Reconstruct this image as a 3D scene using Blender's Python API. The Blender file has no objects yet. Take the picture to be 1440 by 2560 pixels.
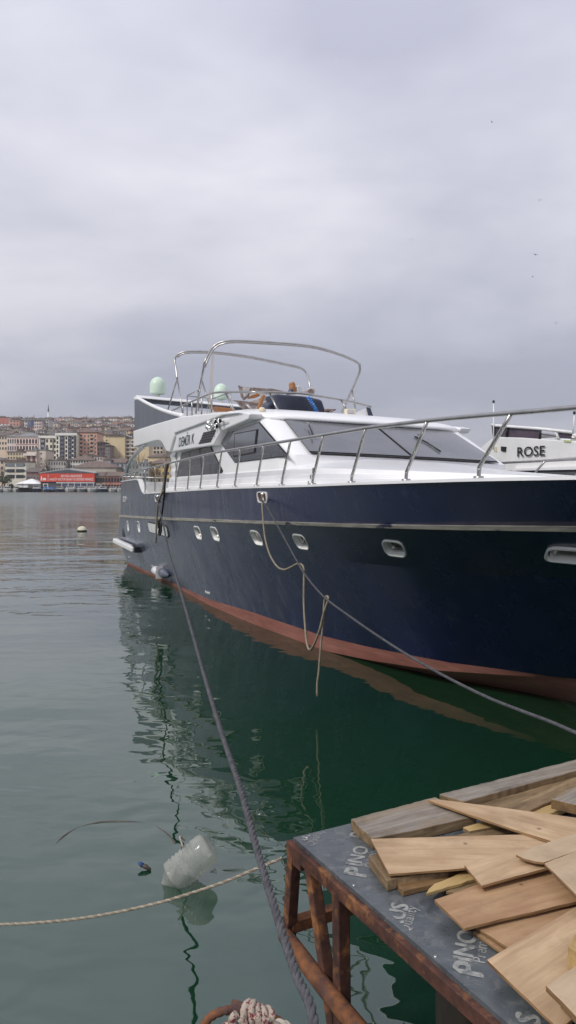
import bpy, bmesh, math, random
import numpy as np
from mathutils import Vector, Matrix
random.seed(7)
R = math.radians
scene = bpy.context.scene
COL = scene.collection

# ------------------------------------------------------------------ camera
FPX, EYE, HORIZON, CX, PW, PH = 1900.0, 2.6, 1213.0, 720.0, 1440.0, 2560.0
cam_d = bpy.data.cameras.new('camera'); cam = bpy.data.objects.new('camera', cam_d); COL.objects.link(cam)
cam.location = (0, 0, EYE); cam.rotation_euler = (R(90), 0, 0)
cam_d.sensor_fit = 'VERTICAL'; cam_d.sensor_height = 36.0; cam_d.lens = 36.0*FPX/PH
cam_d.shift_y = -(PH/2-HORIZON)/PH
cam_d.clip_start = 0.05; cam_d.clip_end = 5000
scene.camera = cam

# ------------------------------------------------------------------ sky, sun, exposure
SUN_DIR = Vector((-0.62, -0.50, 0.72)).normalized()      # towards the sun
world = bpy.data.worlds.new('World'); scene.world = world; world.use_nodes = True
def build_world():
    nt = world.node_tree; N = nt.nodes; L = nt.links; N.clear()
    out = N.new('ShaderNodeOutputWorld'); bg = N.new('ShaderNodeBackground')
    sky = N.new('ShaderNodeTexSky'); sky.sky_type = 'NISHITA'; sky.sun_disc = False
    sky.sun_elevation = math.asin(SUN_DIR.z); sky.sun_rotation = math.atan2(SUN_DIR.x, SUN_DIR.y)
    sc = N.new('ShaderNodeVectorMath'); sc.operation = 'SCALE'; sc.inputs['Scale'].default_value = 0.055
    L.new(sky.outputs[0], sc.inputs[0])
    tc = N.new('ShaderNodeTexCoord'); sep = N.new('ShaderNodeSeparateXYZ'); L.new(tc.outputs['Generated'], sep.inputs[0])
    zc = N.new('ShaderNodeMath'); zc.operation = 'MAXIMUM'; L.new(sep.outputs['Z'], zc.inputs[0]); zc.inputs[1].default_value = 0.0
    za = N.new('ShaderNodeMath'); za.operation = 'ADD'; L.new(zc.outputs[0], za.inputs[0]); za.inputs[1].default_value = 0.30
    dv = []
    for ax in 'XY':
        m = N.new('ShaderNodeMath'); m.operation = 'DIVIDE'; L.new(sep.outputs[ax], m.inputs[0]); L.new(za.outputs[0], m.inputs[1]); dv.append(m)
    cmb = N.new('ShaderNodeCombineXYZ'); L.new(dv[0].outputs[0], cmb.inputs[0]); L.new(dv[1].outputs[0], cmb.inputs[1])
    def noise(loc, scl, rot, scale, detail, rough, dist):
        mp = N.new('ShaderNodeMapping'); mp.inputs['Location'].default_value = loc; mp.inputs['Scale'].default_value = scl; mp.inputs['Rotation'].default_value = (0, 0, rot)
        L.new(cmb.outputs[0], mp.inputs[0])
        n = N.new('ShaderNodeTexNoise'); n.inputs['Scale'].default_value = scale; n.inputs['Detail'].default_value = detail
        n.inputs['Roughness'].default_value = rough; n.inputs['Distortion'].default_value = dist
        L.new(mp.outputs[0], n.inputs['Vector']); return n
    n1 = noise((12.2, 0.3, 0), (0.9, 1.0, 1), R(18), 0.95, 5, 0.5, 0.25)
    n2 = noise((7.4, 2.2, 0), (0.7, 1.6, 1), R(-28), 2.6, 7, 0.58, 0.6)
    mx = N.new('ShaderNodeMath'); mx.operation = 'MULTIPLY_ADD'; L.new(n2.outputs['Fac'], mx.inputs[0]); mx.inputs[1].default_value = 0.16; 
    ml = N.new('ShaderNodeMath'); ml.operation = 'MULTIPLY'; L.new(n1.outputs['Fac'], ml.inputs[0]); ml.inputs[1].default_value = 0.92
    L.new(ml.outputs[0], mx.inputs[2])
    cr = N.new('ShaderNodeValToRGB'); L.new(mx.outputs[0], cr.inputs[0])
    e = cr.color_ramp.elements
    e[0].position = 0.42; e[0].color = (0.35, 0.357, 0.43, 1)
    e[1].position = 0.67; e[1].color = (0.575, 0.572, 0.62, 1)
    k = cr.color_ramp.elements.new(0.53); k.color = (0.435, 0.44, 0.51, 1)
    # aerial layer: the deck of cloud thickens and dulls evenly towards the horizon
    hr = N.new('ShaderNodeMapRange'); L.new(sep.outputs['Z'], hr.inputs[0]); hr.inputs[1].default_value = 0.0; hr.inputs[2].default_value = 0.55
    hr.inputs[3].default_value = 0.72; hr.inputs[4].default_value = 1.22
    s2 = N.new('ShaderNodeVectorMath'); s2.operation = 'SCALE'; L.new(cr.outputs[0], s2.inputs[0]); L.new(hr.outputs[0], s2.inputs['Scale'])
    mix = N.new('ShaderNodeMix'); mix.data_type = 'RGBA'; mix.inputs[0].default_value = 0.90
    L.new(sc.outputs[0], mix.inputs[6]); L.new(s2.outputs[0], mix.inputs[7])
    L.new(mix.outputs[2], bg.inputs[0]); bg.inputs[1].default_value = 1.0
    L.new(bg.outputs[0], out.inputs[0])
build_world()
sun_d = bpy.data.lights.new('sun', 'SUN'); sun = bpy.data.objects.new('sun', sun_d); COL.objects.link(sun)
sun_d.energy = 1.5; sun_d.angle = R(12); sun_d.color = (1.0, 0.96, 0.90)
sun.rotation_euler = (-SUN_DIR).to_track_quat('-Z', 'Y').to_euler()
vs = scene.view_settings
vs.view_transform = 'Standard'; vs.look = 'None'; vs.gamma = 1.0; vs.use_curve_mapping = False; vs.exposure = 0.56
scene.cycles.use_denoising = True
scene.cycles.max_bounces = 6; scene.cycles.transparent_max_bounces = 6
scene.cycles.caustics_reflective = False; scene.cycles.caustics_refractive = False

# ------------------------------------------------------------------ helpers
def at(x, y, Y):                       # photo position + distance -> world point
    return Vector(((x-CX)*Y/FPX, Y, EYE-(y-HORIZON)*Y/FPX))
def onz(x, y, z):                      # photo position on the level z
    return at(x, y, (EYE-z)*FPX/(y-HORIZON))
def tag(o, label=None, cat=None, group=None, kind=None):
    if label: o['label'] = label
    if cat: o['category'] = cat
    if group: o['group'] = group
    if kind: o['kind'] = kind
    return o
def link(o, parent=None):
    COL.objects.link(o)
    if parent is not None: o.parent = parent
    return o
def empty(name, loc=(0, 0, 0), rz=0.0):
    o = bpy.data.objects.new(name, None); o.location = loc; o.rotation_euler = (0, 0, rz); o.empty_display_size = 0.2
    return link(o)

class MB:
    def __init__(s): s.v = []; s.f = []; s.m = []; s.sm = []
    def add(s, verts, faces, mi=0, smooth=False):
        b = len(s.v); s.v += [tuple(p) for p in verts]
        for f in faces: s.f.append([b+i for i in f]); s.m.append(mi); s.sm.append(smooth)
        return s
    def box(s, c, size, mi=0, ax=None):
        c = Vector(c); hx, hy, hz = [d/2 for d in size]
        X, Y, Z = ax if ax else (Vector((1, 0, 0)), Vector((0, 1, 0)), Vector((0, 0, 1)))
        vs_ = [c+X*(i*hx)+Y*(j*hy)+Z*(k*hz) for k in (-1, 1) for j in (-1, 1) for i in (-1, 1)]
        return s.add(vs_, [(0, 2, 3, 1), (4, 5, 7, 6), (0, 1, 5, 4), (2, 6, 7, 3), (0, 4, 6, 2), (1, 3, 7, 5)], mi)
    def prism(s, poly, vec, mi=0, mside=None, smooth=False):
        n = len(poly); vec = Vector(vec); p = [Vector(q) for q in poly]
        s.add(p+[q+vec for q in p], [list(range(n))[::-1]], mi)
        b = len(s.v)-2*n
        s.f.append([b+n+i for i in range(n)]); s.m.append(mi); s.sm.append(False)
        for i in range(n):
            j = (i+1) % n
            s.f.append([b+i, b+j, b+n+j, b+n+i]); s.m.append(mi if mside is None else mside); s.sm.append(smooth)
        return s
    def tube(s, pts, r, n=8, mi=0, cap=True, closed=False):
        pts = [Vector(p) for p in pts]; m = len(pts)
        rs = r if isinstance(r, (list, tuple)) else [r]*m
        ref = None; rings = []
        for i, p in enumerate(pts):
            if closed: t = pts[(i+1) % m]-pts[i-1]
            else: t = pts[min(i+1, m-1)]-pts[max(i-1, 0)]
            t.normalize()
            if ref is None:
                ref = Vector((0, 0, 1)) if abs(t.z) < 0.9 else Vector((1, 0, 0))
            a = (ref-t*ref.dot(t)).normalized(); ref = a; b = t.cross(a)
            rings.append([p+(a*math.cos(2*math.pi*k/n)+b*math.sin(2*math.pi*k/n))*rs[i] for k in range(n)])
        base = len(s.v)
        for rg in rings: s.v += [tuple(q) for q in rg]
        for i in range(m if closed else m-1):
            i2 = (i+1) % m
            for k in range(n):
                k2 = (k+1) % n
                s.f.append([base+i*n+k, base+i*n+k2, base+i2*n+k2, base+i2*n+k]); s.m.append(mi); s.sm.append(True)
        if cap and not closed:
            s.f.append([base+k for k in range(n)][::-1]); s.m.append(mi); s.sm.append(False)
            s.f.append([base+(m-1)*n+k for k in range(n)]); s.m.append(mi); s.sm.append(False)
        return s
    def lathe(s, prof, o, axis, n=20, mi=0):          # prof: (dist along axis, radius)
        axis = Vector(axis).normalized(); ref = Vector((0, 0, 1)) if abs(axis.z) < 0.9 else Vector((1, 0, 0))
        a = (ref-axis*ref.dot(axis)).normalized(); b = axis.cross(a); o = Vector(o); base = len(s.v)
        for d, r in prof:
            for k in range(n):
                t = 2*math.pi*k/n; s.v.append(tuple(o+axis*d+(a*math.cos(t)+b*math.sin(t))*r))
        for i in range(len(prof)-1):
            for k in range(n):
                k2 = (k+1) % n
                s.f.append([base+i*n+k, base+i*n+k2, base+(i+1)*n+k2, base+(i+1)*n+k]); s.m.append(mi); s.sm.append(True)
        return s
    def grid(s, rows, mi=0, smooth=True, mfun=None):
        base = len(s.v); n = len(rows[0])
        for r_ in rows: s.v += [tuple(p) for p in r_]
        for i in range(len(rows)-1):
            for k in range(n-1):
                s.f.append([base+i*n+k, base+i*n+k+1, base+(i+1)*n+k+1, base+(i+1)*n+k]); s.m.append(mfun(i, k) if mfun else mi); s.sm.append(smooth)
        return s
    def mesh(s, name, mats):
        me = bpy.data.meshes.new(name); me.from_pydata(s.v, [], s.f)
        for m in (mats if isinstance(mats, (list, tuple)) else [mats]): me.materials.append(m)
        me.polygons.foreach_set('material_index', s.m); me.polygons.foreach_set('use_smooth', s.sm)
        bm = bmesh.new(); bm.from_mesh(me); bmesh.ops.recalc_face_normals(bm, faces=bm.faces); bm.to_mesh(me); bm.free()
        me.update(); return me
    def build(s, name, mats, parent=None):
        return link(bpy.data.objects.new(name, s.mesh(name, mats)), parent)

def bevel(o, w=0.01, seg=2, ang=35):
    b = o.modifiers.new('bevel', 'BEVEL'); b.width = w; b.segments = seg; b.limit_method = 'ANGLE'; b.angle_limit = R(ang); return o
def spline(pts, n=12):                 # Catmull-Rom through points
    P = [Vector(p) for p in pts]; P = [P[0]*2-P[1]]+P+[P[-1]*2-P[-2]]; out = []
    for i in range(1, len(P)-2):
        for k in range(n):
            t = k/n; a, b, c, d = P[i-1:i+3]
            out.append(0.5*((2*b)+(c-a)*t+(2*a-5*b+4*c-d)*t*t+(3*b-a-3*c+d)*t**3))
    out.append(P[-2]); return out

# ------------------------------------------------------------------ materials
def M(name, c1, c2=None, scale=4.0, stretch=(1, 1, 1), rough=0.5, metal=0.0, bump=0.0, detail=5, spec=0.5, coat=0.0,
      lo=0.35, hi=0.65, rvar=0.0, trans=0.0, alpha=1.0, ior=1.45, c3=None, scale3=30.0, lo3=0.55, hi3=0.7, stretch3=None, dist=0.0):
    m = bpy.data.materials.new(name); m.use_nodes = True; nt = m.node_tree; N = nt.nodes; L = nt.links
    p = N['Principled BSDF']; p.inputs['Roughness'].default_value = rough; p.inputs['Metallic'].default_value = metal
    p.inputs['Specular IOR Level'].default_value = spec; p.inputs['Coat Weight'].default_value = coat; p.inputs['Coat Roughness'].default_value = 0.08
    p.inputs['Transmission Weight'].default_value = trans; p.inputs['Alpha'].default_value = alpha; p.inputs['IOR'].default_value = ior
    if c2 is None: c2 = tuple(min(1, x*1.18+0.004) for x in c1)
    tc = N.new('ShaderNodeTexCoord')
    def nz(sc, st, d):
        mp = N.new('ShaderNodeMapping'); mp.inputs['Scale'].default_value = st; L.new(tc.outputs['Object'], mp.inputs[0])
        n = N.new('ShaderNodeTexNoise'); n.inputs['Scale'].default_value = sc; n.inputs['Detail'].default_value = d; n.inputs['Roughness'].default_value = 0.6
        n.inputs['Distortion'].default_value = dist
        L.new(mp.outputs[0], n.inputs['Vector']); return n
    n = nz(scale, stretch, detail)
    cr = N.new('ShaderNodeValToRGB'); L.new(n.outputs['Fac'], cr.inputs[0])
    cr.color_ramp.elements[0].position = lo; cr.color_ramp.elements[0].color = (*c1, 1)
    cr.color_ramp.elements[1].position = hi; cr.color_ramp.elements[1].color = (*c2, 1)
    col = cr.outputs[0]
    if c3 is not None:
        n3 = nz(scale3, stretch3 or stretch, 6)
        r3 = N.new('ShaderNodeMapRange'); L.new(n3.outputs['Fac'], r3.inputs[0]); r3.inputs[1].default_value = lo3; r3.inputs[2].default_value = hi3
        mx = N.new('ShaderNodeMix'); mx.data_type = 'RGBA'; L.new(r3.outputs[0], mx.inputs[0]); L.new(col, mx.inputs[6]); mx.inputs[7].default_value = (*c3, 1)
        col = mx.outputs[2]
    L.new(col, p.inputs['Base Color'])
    if rvar:
        rr = N.new('ShaderNodeMapRange'); L.new(n.outputs['Fac'], rr.inputs[0]); rr.inputs[1].default_value = 0.3; rr.inputs[2].default_value = 0.7
        rr.inputs[3].default_value = max(0.02, rough-rvar); rr.inputs[4].default_value = rough+rvar; L.new(rr.outputs[0], p.inputs['Roughness'])
    if bump:
        b = N.new('ShaderNodeBump'); b.inputs['Strength'].default_value = bump; b.inputs['Distance'].default_value = 0.01
        L.new(n.outputs['Fac'], b.inputs['Height']); L.new(b.outputs[0], p.inputs['Normal'])
    return m

MT = {}
MT['navy'] = M('navy_hull_paint', (0.004, 0.007, 0.044), (0.008, 0.013, 0.062), 1.6, (0.9, 0.9, 0.12), 0.27, spec=0.5, rvar=0.05, coat=0.35)
MT['navy'].node_tree.nodes['Principled BSDF'].inputs['Coat Roughness'].default_value = 0.22
def chalk_sheen(m):                          # chalked paint streaks, plus grazing sky sheen painted in paler towards the stern
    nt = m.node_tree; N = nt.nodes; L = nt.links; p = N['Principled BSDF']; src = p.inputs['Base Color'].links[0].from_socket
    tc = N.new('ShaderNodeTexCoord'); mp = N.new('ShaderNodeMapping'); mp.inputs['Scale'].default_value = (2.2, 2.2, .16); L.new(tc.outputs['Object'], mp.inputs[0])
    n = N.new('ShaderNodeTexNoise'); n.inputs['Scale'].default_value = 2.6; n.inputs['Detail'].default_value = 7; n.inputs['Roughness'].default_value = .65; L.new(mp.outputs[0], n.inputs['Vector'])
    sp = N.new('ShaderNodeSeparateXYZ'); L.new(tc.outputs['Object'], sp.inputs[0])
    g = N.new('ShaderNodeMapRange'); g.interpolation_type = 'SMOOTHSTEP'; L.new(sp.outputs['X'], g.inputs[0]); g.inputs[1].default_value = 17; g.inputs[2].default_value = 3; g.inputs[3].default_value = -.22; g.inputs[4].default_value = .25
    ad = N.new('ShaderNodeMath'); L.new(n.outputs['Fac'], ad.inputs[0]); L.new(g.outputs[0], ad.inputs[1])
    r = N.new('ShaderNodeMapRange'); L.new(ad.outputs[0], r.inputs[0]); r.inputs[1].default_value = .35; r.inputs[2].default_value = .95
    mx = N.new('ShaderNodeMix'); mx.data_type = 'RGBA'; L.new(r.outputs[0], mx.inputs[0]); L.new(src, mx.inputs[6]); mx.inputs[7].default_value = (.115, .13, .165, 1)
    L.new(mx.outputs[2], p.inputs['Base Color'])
chalk_sheen(MT['navy'])
MT['red'] = M('red_antifouling', (0.27, 0.10, 0.076), (0.39, 0.165, 0.13), 3, (0.4, 1, 2.5), 0.62, bump=0.06, c3=(0.16, 0.10, 0.075), scale3=6, lo3=0.50, hi3=0.78, stretch3=(.5, .5, 5))
MT['gel'] = M('white_gelcoat', (0.78, 0.78, 0.79), (0.83, 0.83, 0.83), 1.5, rough=0.28, coat=0.25)
MT['gel2'] = M('weathered_white_paint', (0.66, 0.66, 0.66), (0.78, 0.78, 0.77), 6, rough=0.45)
MT['greypanel'] = M('slate_grey_panel', (0.075, 0.085, 0.105), (0.10, 0.11, 0.135), 3, (1, 1, 0.15), 0.4)
MT['glass_dark'] = M('tinted_glass', (0.075, 0.083, 0.108), (0.09, 0.10, 0.125), 2, rough=0.08, spec=0.8, coat=0.3)
MT['glass_ws'] = M('dusty_windscreen', (0.10, 0.105, 0.115), (0.14, 0.145, 0.155), 1.2, (1, 1, 1), 0.2, spec=0.6, coat=0.3)
MT['portwhite'] = M('white_porthole_paint', (0.80, 0.80, 0.78), (0.86, 0.86, 0.84), 6, rough=0.4)
MT['port_glass'] = M('porthole_glass', (0.006, 0.006, 0.007), (0.010, 0.010, 0.011), rough=0.12, spec=0.18)
MT['rubber'] = M('black_rubber', (0.012, 0.012, 0.013), rough=0.55)
MT['steel'] = M('stainless_steel', (0.36, 0.35, 0.335), (0.46, 0.45, 0.435), 8, rough=0.36, metal=1.0, c3=(0.24, 0.15, 0.09), scale3=14, lo3=0.62, hi3=0.85)
MT['chrome'] = M('chrome', (0.72, 0.72, 0.72), rough=0.10, metal=1.0)
MT['rub'] = M('worn_rub_rail', (0.24, 0.225, 0.195), (0.36, 0.34, 0.30), 7, (0.5, 1, 2), 0.75, bump=0.3, c3=(0.015, 0.02, 0.045), scale3=2.4, lo3=0.62, hi3=0.66)
MT['dome'] = M('pale_green_dome', (0.56, 0.70, 0.57), (0.62, 0.75, 0.62), 3, rough=0.35)
MT['teak'] = M('teak', (0.28, 0.12, 0.045), (0.42, 0.20, 0.08), 6, (1, 6, 6), 0.5)
MT['taupe'] = M('plastic_wrapped_cushion', (0.17, 0.12, 0.10), (0.30, 0.24, 0.21), 10, rough=0.3, c3=(0.55, 0.53, 0.52), scale3=16, lo3=0.58, hi3=0.72)
MT['plastic'] = M('clear_plastic_wrap', (0.42, 0.39, 0.37), (0.70, 0.69, 0.68), 14, rough=0.2, dist=1.5)
MT['navycover'] = M('navy_vinyl_cover', (0.028, 0.032, 0.055), (0.045, 0.05, 0.08), 4, rough=0.42)
MT['black'] = M('black_paint', (0.010, 0.010, 0.012), rough=0.4)
MT['blue'] = M('blue_rope', (0.02, 0.16, 0.55), (0.05, 0.28, 0.75), 30, rough=0.7, c3=(0.7, 0.75, 0.8), scale3=40, lo3=0.6, hi3=0.62)
MT['cream'] = M('cream_plastic', (0.62, 0.55, 0.40), rough=0.5)
MT['letter'] = M('dark_green_lettering', (0.02, 0.04, 0.05), rough=0.4)
MT['rope_grey'] = M('grey_mooring_rope', (0.048, 0.048, 0.055), (0.095, 0.094, 0.102), 25, rough=0.85, bump=0.5, c3=(0.20, 0.19, 0.185), scale3=16, lo3=0.66, hi3=0.80)
MT['rope_tan'] = M('tan_weathered_rope', (0.20, 0.165, 0.12), (0.32, 0.27, 0.20), 30, rough=0.9, bump=0.4)
MT['rope_white'] = M('off_white_rope', (0.31, 0.275, 0.22), (0.45, 0.41, 0.34), 40, rough=0.9, bump=0.4)
MT['rope_blue'] = M('striped_rope_blue_strand', (0.03, 0.10, 0.22), (0.30, 0.22, 0.12), 12, rough=0.9, lo=0.45, hi=0.55)
MT['rope_red'] = M('flecked_rope', (0.34, 0.28, 0.225), (0.42, 0.35, 0.285), 60, rough=0.9, bump=0.4, c3=(0.17, 0.035, 0.04), scale3=110, lo3=0.54, hi3=0.58)
MT['rust'] = M('rusty_steel', (0.042, 0.020, 0.016), (0.105, 0.042, 0.027), 16, (1, 1, 1), 0.82, bump=0.5, c3=(0.27, 0.115, 0.042), scale3=9, lo3=0.52, hi3=0.66)
MT['rust2'] = M('orange_rust', (0.085, 0.036, 0.022), (0.24, 0.095, 0.034), 13, rough=0.88, bump=0.7, c3=(0.06, 0.035, 0.035), scale3=7, lo3=0.50, hi3=0.66)
MT['filmply'] = M('film_faced_plywood', (0.060, 0.070, 0.078), (0.10, 0.112, 0.12), 7, (1, 1, 1), 0.30, bump=0.10, rvar=0.10, c3=(0.20, 0.20, 0.19), scale3=24, lo3=0.52, hi3=0.85, stretch3=(1, 1, 1), dist=.8)
MT['print'] = M('faded_grey_print', (0.24, 0.245, 0.23), (0.34, 0.345, 0.325), 22, rough=0.5, c3=(0.10, 0.105, 0.11), scale3=30, lo3=0.46, hi3=0.66)
def stain(m, k):                       # knots, drips and grubby patches on the sawn faces
    nt = m.node_tree; N = nt.nodes; L = nt.links; p = N['Principled BSDF']; src = p.inputs['Base Color'].links[0].from_socket
    geo = N.new('ShaderNodeNewGeometry')
    v = N.new('ShaderNodeTexVoronoi'); v.inputs['Scale'].default_value = 5.5; L.new(geo.outputs['Position'], v.inputs['Vector'])
    r1 = N.new('ShaderNodeMapRange'); L.new(v.outputs['Distance'], r1.inputs[0]); r1.inputs[1].default_value = .035; r1.inputs[2].default_value = .075; r1.inputs[3].default_value = .45; r1.inputs[4].default_value = 1
    n = N.new('ShaderNodeTexNoise'); n.inputs['Scale'].default_value = 4.5; n.inputs['Detail'].default_value = 9; n.inputs['Roughness'].default_value = .7; L.new(geo.outputs['Position'], n.inputs['Vector'])
    r2 = N.new('ShaderNodeMapRange'); L.new(n.outputs['Fac'], r2.inputs[0]); r2.inputs[1].default_value = .34; r2.inputs[2].default_value = .50; r2.inputs[3].default_value = k; r2.inputs[4].default_value = 1
    a = N.new('ShaderNodeMath'); a.operation = 'MULTIPLY'; L.new(r1.outputs[0], a.inputs[0]); L.new(r2.outputs[0], a.inputs[1])
    s = N.new('ShaderNodeVectorMath'); s.operation = 'SCALE'; L.new(src, s.inputs[0]); L.new(a.outputs[0], s.inputs['Scale']); L.new(s.outputs[0], p.inputs['Base Color'])
    return m
def wood(name, c1, c2, c3, s=2.2, rough=0.75):
    return stain(M(name, c1, c2, s, (1.0, 16, 16), rough, bump=0.3, c3=c3, scale3=2.0, stretch3=(1.2, 6, 6), lo3=0.46, hi3=0.70, dist=0.8), .68)
MT['wood_grey'] = wood('weathered_grey_plank', (0.17, 0.145, 0.12), (0.30, 0.265, 0.225), (0.22, 0.165, 0.105))
MT['wood_brown'] = wood('brown_timber', (0.17, 0.115, 0.062), (0.30, 0.21, 0.115), (0.11, 0.07, 0.035))
MT['wood_end'] = wood('timber_end_grain', (0.16, 0.095, 0.040), (0.25, 0.15, 0.065), (0.09, 0.05, 0.025), 9)
MT['wood_yellow'] = wood('fresh_yellow_timber', (0.40, 0.27, 0.11), (0.50, 0.36, 0.16), (0.30, 0.19, 0.075))
def ply(name, c1, c2, c3):
    return stain(M(name, c1, c2, 2.4, (0.8, 9, 9), 0.62, bump=0.06, c3=c3, scale3=1.5, stretch3=(0.8, 3.0, 3.0), lo3=0.42, hi3=0.72, dist=0.9, lo=.36, hi=.64), .80)
MT['ply_a'] = ply('plywood_warm', (0.40, 0.275, 0.16), (0.56, 0.405, 0.25), (0.34, 0.21, 0.115))
MT['ply_b'] = ply('plywood_reddish', (0.33, 0.20, 0.105), (0.46, 0.30, 0.165), (0.27, 0.135, 0.07))
MT['ply_c'] = ply('plywood_pale', (0.44, 0.33, 0.21), (0.50, 0.38, 0.26), (0.38, 0.27, 0.165))
MT['ply_edge'] = M('plywood_edge', (0.16, 0.085, 0.035), (0.30, 0.18, 0.085), 9, (0.6, 0.6, 26), 0.8, lo=0.42, hi=0.55)
MT['pile'] = M('dark_wet_timber', (0.012, 0.010, 0.008), (0.03, 0.024, 0.016), 8, (1, 1, 0.2), 0.7, bump=0.6)
MT['concrete'] = M('quay_concrete', (0.24, 0.23, 0.215), (0.34, 0.33, 0.31), 3, rough=0.9, bump=0.3)
MT['buoy'] = M('weathered_buoy', (0.52, 0.46, 0.33), (0.66, 0.62, 0.50), 12, rough=0.6, c3=(0.20, 0.15, 0.09), scale3=9, lo3=0.6, hi3=0.75)
MT['weed'] = M('dark_weed', (0.012, 0.014, 0.010), rough=0.7)
MT['subrope'] = M('slimy_rope', (0.045, 0.038, 0.032), (0.10, 0.085, 0.07), 20, rough=0.6)

def water_material():
    m = bpy.data.materials.new('harbour_water'); m.use_nodes = True; nt = m.node_tree; N = nt.nodes; L = nt.links
    p = N['Principled BSDF']; p.inputs['Roughness'].default_value = 0.015; p.inputs['IOR'].default_value = 2.1
    p.inputs['Base Color'].default_value = (0.007, 0.035, 0.016, 1)
    p.inputs['Specular Tint'].default_value = (.92, 1, .96, 1)
    geo = N.new('ShaderNodeNewGeometry')
    def nz(scale, st, detail, dist=0.0, rough=0.45, loc=(0, 0, 0)):
        mp = N.new('ShaderNodeMapping'); mp.inputs['Scale'].default_value = st; mp.inputs['Location'].default_value = loc; L.new(geo.outputs['Position'], mp.inputs[0])
        n = N.new('ShaderNodeTexNoise'); n.inputs['Scale'].default_value = scale; n.inputs['Detail'].default_value = detail; n.inputs['Distortion'].default_value = dist
        n.inputs['Roughness'].default_value = rough; L.new(mp.outputs[0], n.inputs['Vector']); return n.outputs['Fac']
    def mul(a, k):
        q = N.new('ShaderNodeMath'); q.operation = 'MULTIPLY'; L.new(a, q.inputs[0])
        if isinstance(k, float): q.inputs[1].default_value = k
        else: L.new(k, q.inputs[1])
        return q.outputs[0]
    def add(a, b):
        q = N.new('ShaderNodeMath'); q.operation = 'ADD'; L.new(a, q.inputs[0]); L.new(b, q.inputs[1]); return q.outputs[0]
    # long soft swell, then ripples that come and go in patches
    swell = mul(nz(0.55, (0.5, 1.0, 1), 1.5), 0.055)
    rip = nz(2.4, (0.75, 1.15, 1), 1.5, 0.4)
    patch = N.new('ShaderNodeMapRange'); L.new(nz(0.16, (0.6, 1, 1), 2, loc=(4.2, 1.0, 0)), patch.inputs[0]); patch.inputs[1].default_value = 0.40; patch.inputs[2].default_value = 0.62
    patch.inputs[3].default_value = 0.25; patch.inputs[4].default_value = 1.0
    sp = N.new('ShaderNodeSeparateXYZ'); L.new(geo.outputs['Position'], sp.inputs[0])
    off = N.new('ShaderNodeMapRange'); off.interpolation_type = 'SMOOTHSTEP'; L.new(sp.outputs['Y'], off.inputs[0])      # open water is more ruffled than the sheltered berth
    off.inputs[1].default_value = 22.0; off.inputs[2].default_value = 130.0; off.inputs[3].default_value = 1.0; off.inputs[4].default_value = 4.0
    ripple = mul(mul(mul(rip, 0.021), patch.outputs[0]), off.outputs[0])
    fine = mul(mul(nz(6.5, (0.8, 1.1, 1), 1.0), 0.0030), patch.outputs[0])
    h = add(add(swell, ripple), fine)
    ro = N.new('ShaderNodeMapRange'); L.new(sp.outputs['Y'], ro.inputs[0]); ro.inputs[1].default_value = 18.0; ro.inputs[2].default_value = 150.0; ro.inputs[3].default_value = .015; ro.inputs[4].default_value = .26
    L.new(ro.outputs[0], p.inputs['Roughness'])
    b = N.new('ShaderNodeBump'); b.inputs['Strength'].default_value = 1.0; b.inputs['Distance'].default_value = 1.0
    L.new(h, b.inputs['Height']); L.new(b.outputs[0], p.inputs['Normal'])
    return m
MT['water'] = water_material()

# ------------------------------------------------------------------ the setting
def setting():
    w = MB(); w.add([(-700, -30, 0), (700, -30, 0), (700, 296, 0), (-700, 296, 0)], [(0, 1, 2, 3)])
    tag(w.build('water', MT['water']), 'calm grey green harbour water reflecting the overcast sky', kind='structure')
    q = MB(); q.box((0, -4.6, -0.5), (60, 12.0, 3.0))       # quay under the viewer's feet: edge at Y=1.4, top at 1.0
    tag(q.build('quay', MT['concrete']), 'concrete quay below the viewer', kind='structure')
    # far shore: flat strip, then the hill
    MT['hill'] = M('hillside_ground', (0.07, 0.065, 0.045), (0.12, 0.10, 0.07), 0.08, rough=0.95, c3=(0.05, 0.06, 0.03), scale3=0.2)
    rows = []
    for Y, z in ((294, -0.5), (294.02, 1.1), (316, 1.4), (345, 7), (400, 19), (480, 33), (560, 43), (640, 50), (760, 55), (1000, 55), (1600, 40)):
        rows.append([(X, Y, (z+(0 if Y < 320 else 2.5*math.sin(X*0.013)+1.5*math.sin(X*0.031+Y*0.01)))*(1 if Y < 320 else float(np.interp(X, [-75, 10], [1, .22])))) for X in range(-700, 701, 20)])
    tag(MB().grid(rows).build('hillside', MT['hill']), 'built up hillside beyond the water', kind='structure')
setting()

def text_mesh(body, size, bold=0.0, shear=0.0, xs=1.0):
    c = bpy.data.curves.new('txt', 'FONT'); c.body = body; c.size = size; c.offset = bold*size; c.shear = shear; c.resolution_u = 3
    o = bpy.data.objects.new('txt', c); COL.objects.link(o)
    dg = bpy.context.evaluated_depsgraph_get(); me = bpy.data.meshes.new_from_object(o.evaluated_get(dg))
    bpy.data.objects.remove(o); bpy.data.curves.remove(c)
    for v in me.vertices: v.co.x *= xs
    return me
def place_text(name, me, o, X, Y, mat, parent=None):
    o, X, Y = Vector(o), Vector(X), Vector(Y)
    for v in me.vertices: v.co = o+X*v.co.x+Y*v.co.y
    me.name = name; me.materials.clear(); me.materials.append(mat)
    return link(bpy.data.objects.new(name, me), parent)
def text_width(me): return max(v.co.x for v in me.vertices)-min(v.co.x for v in me.vertices)

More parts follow.
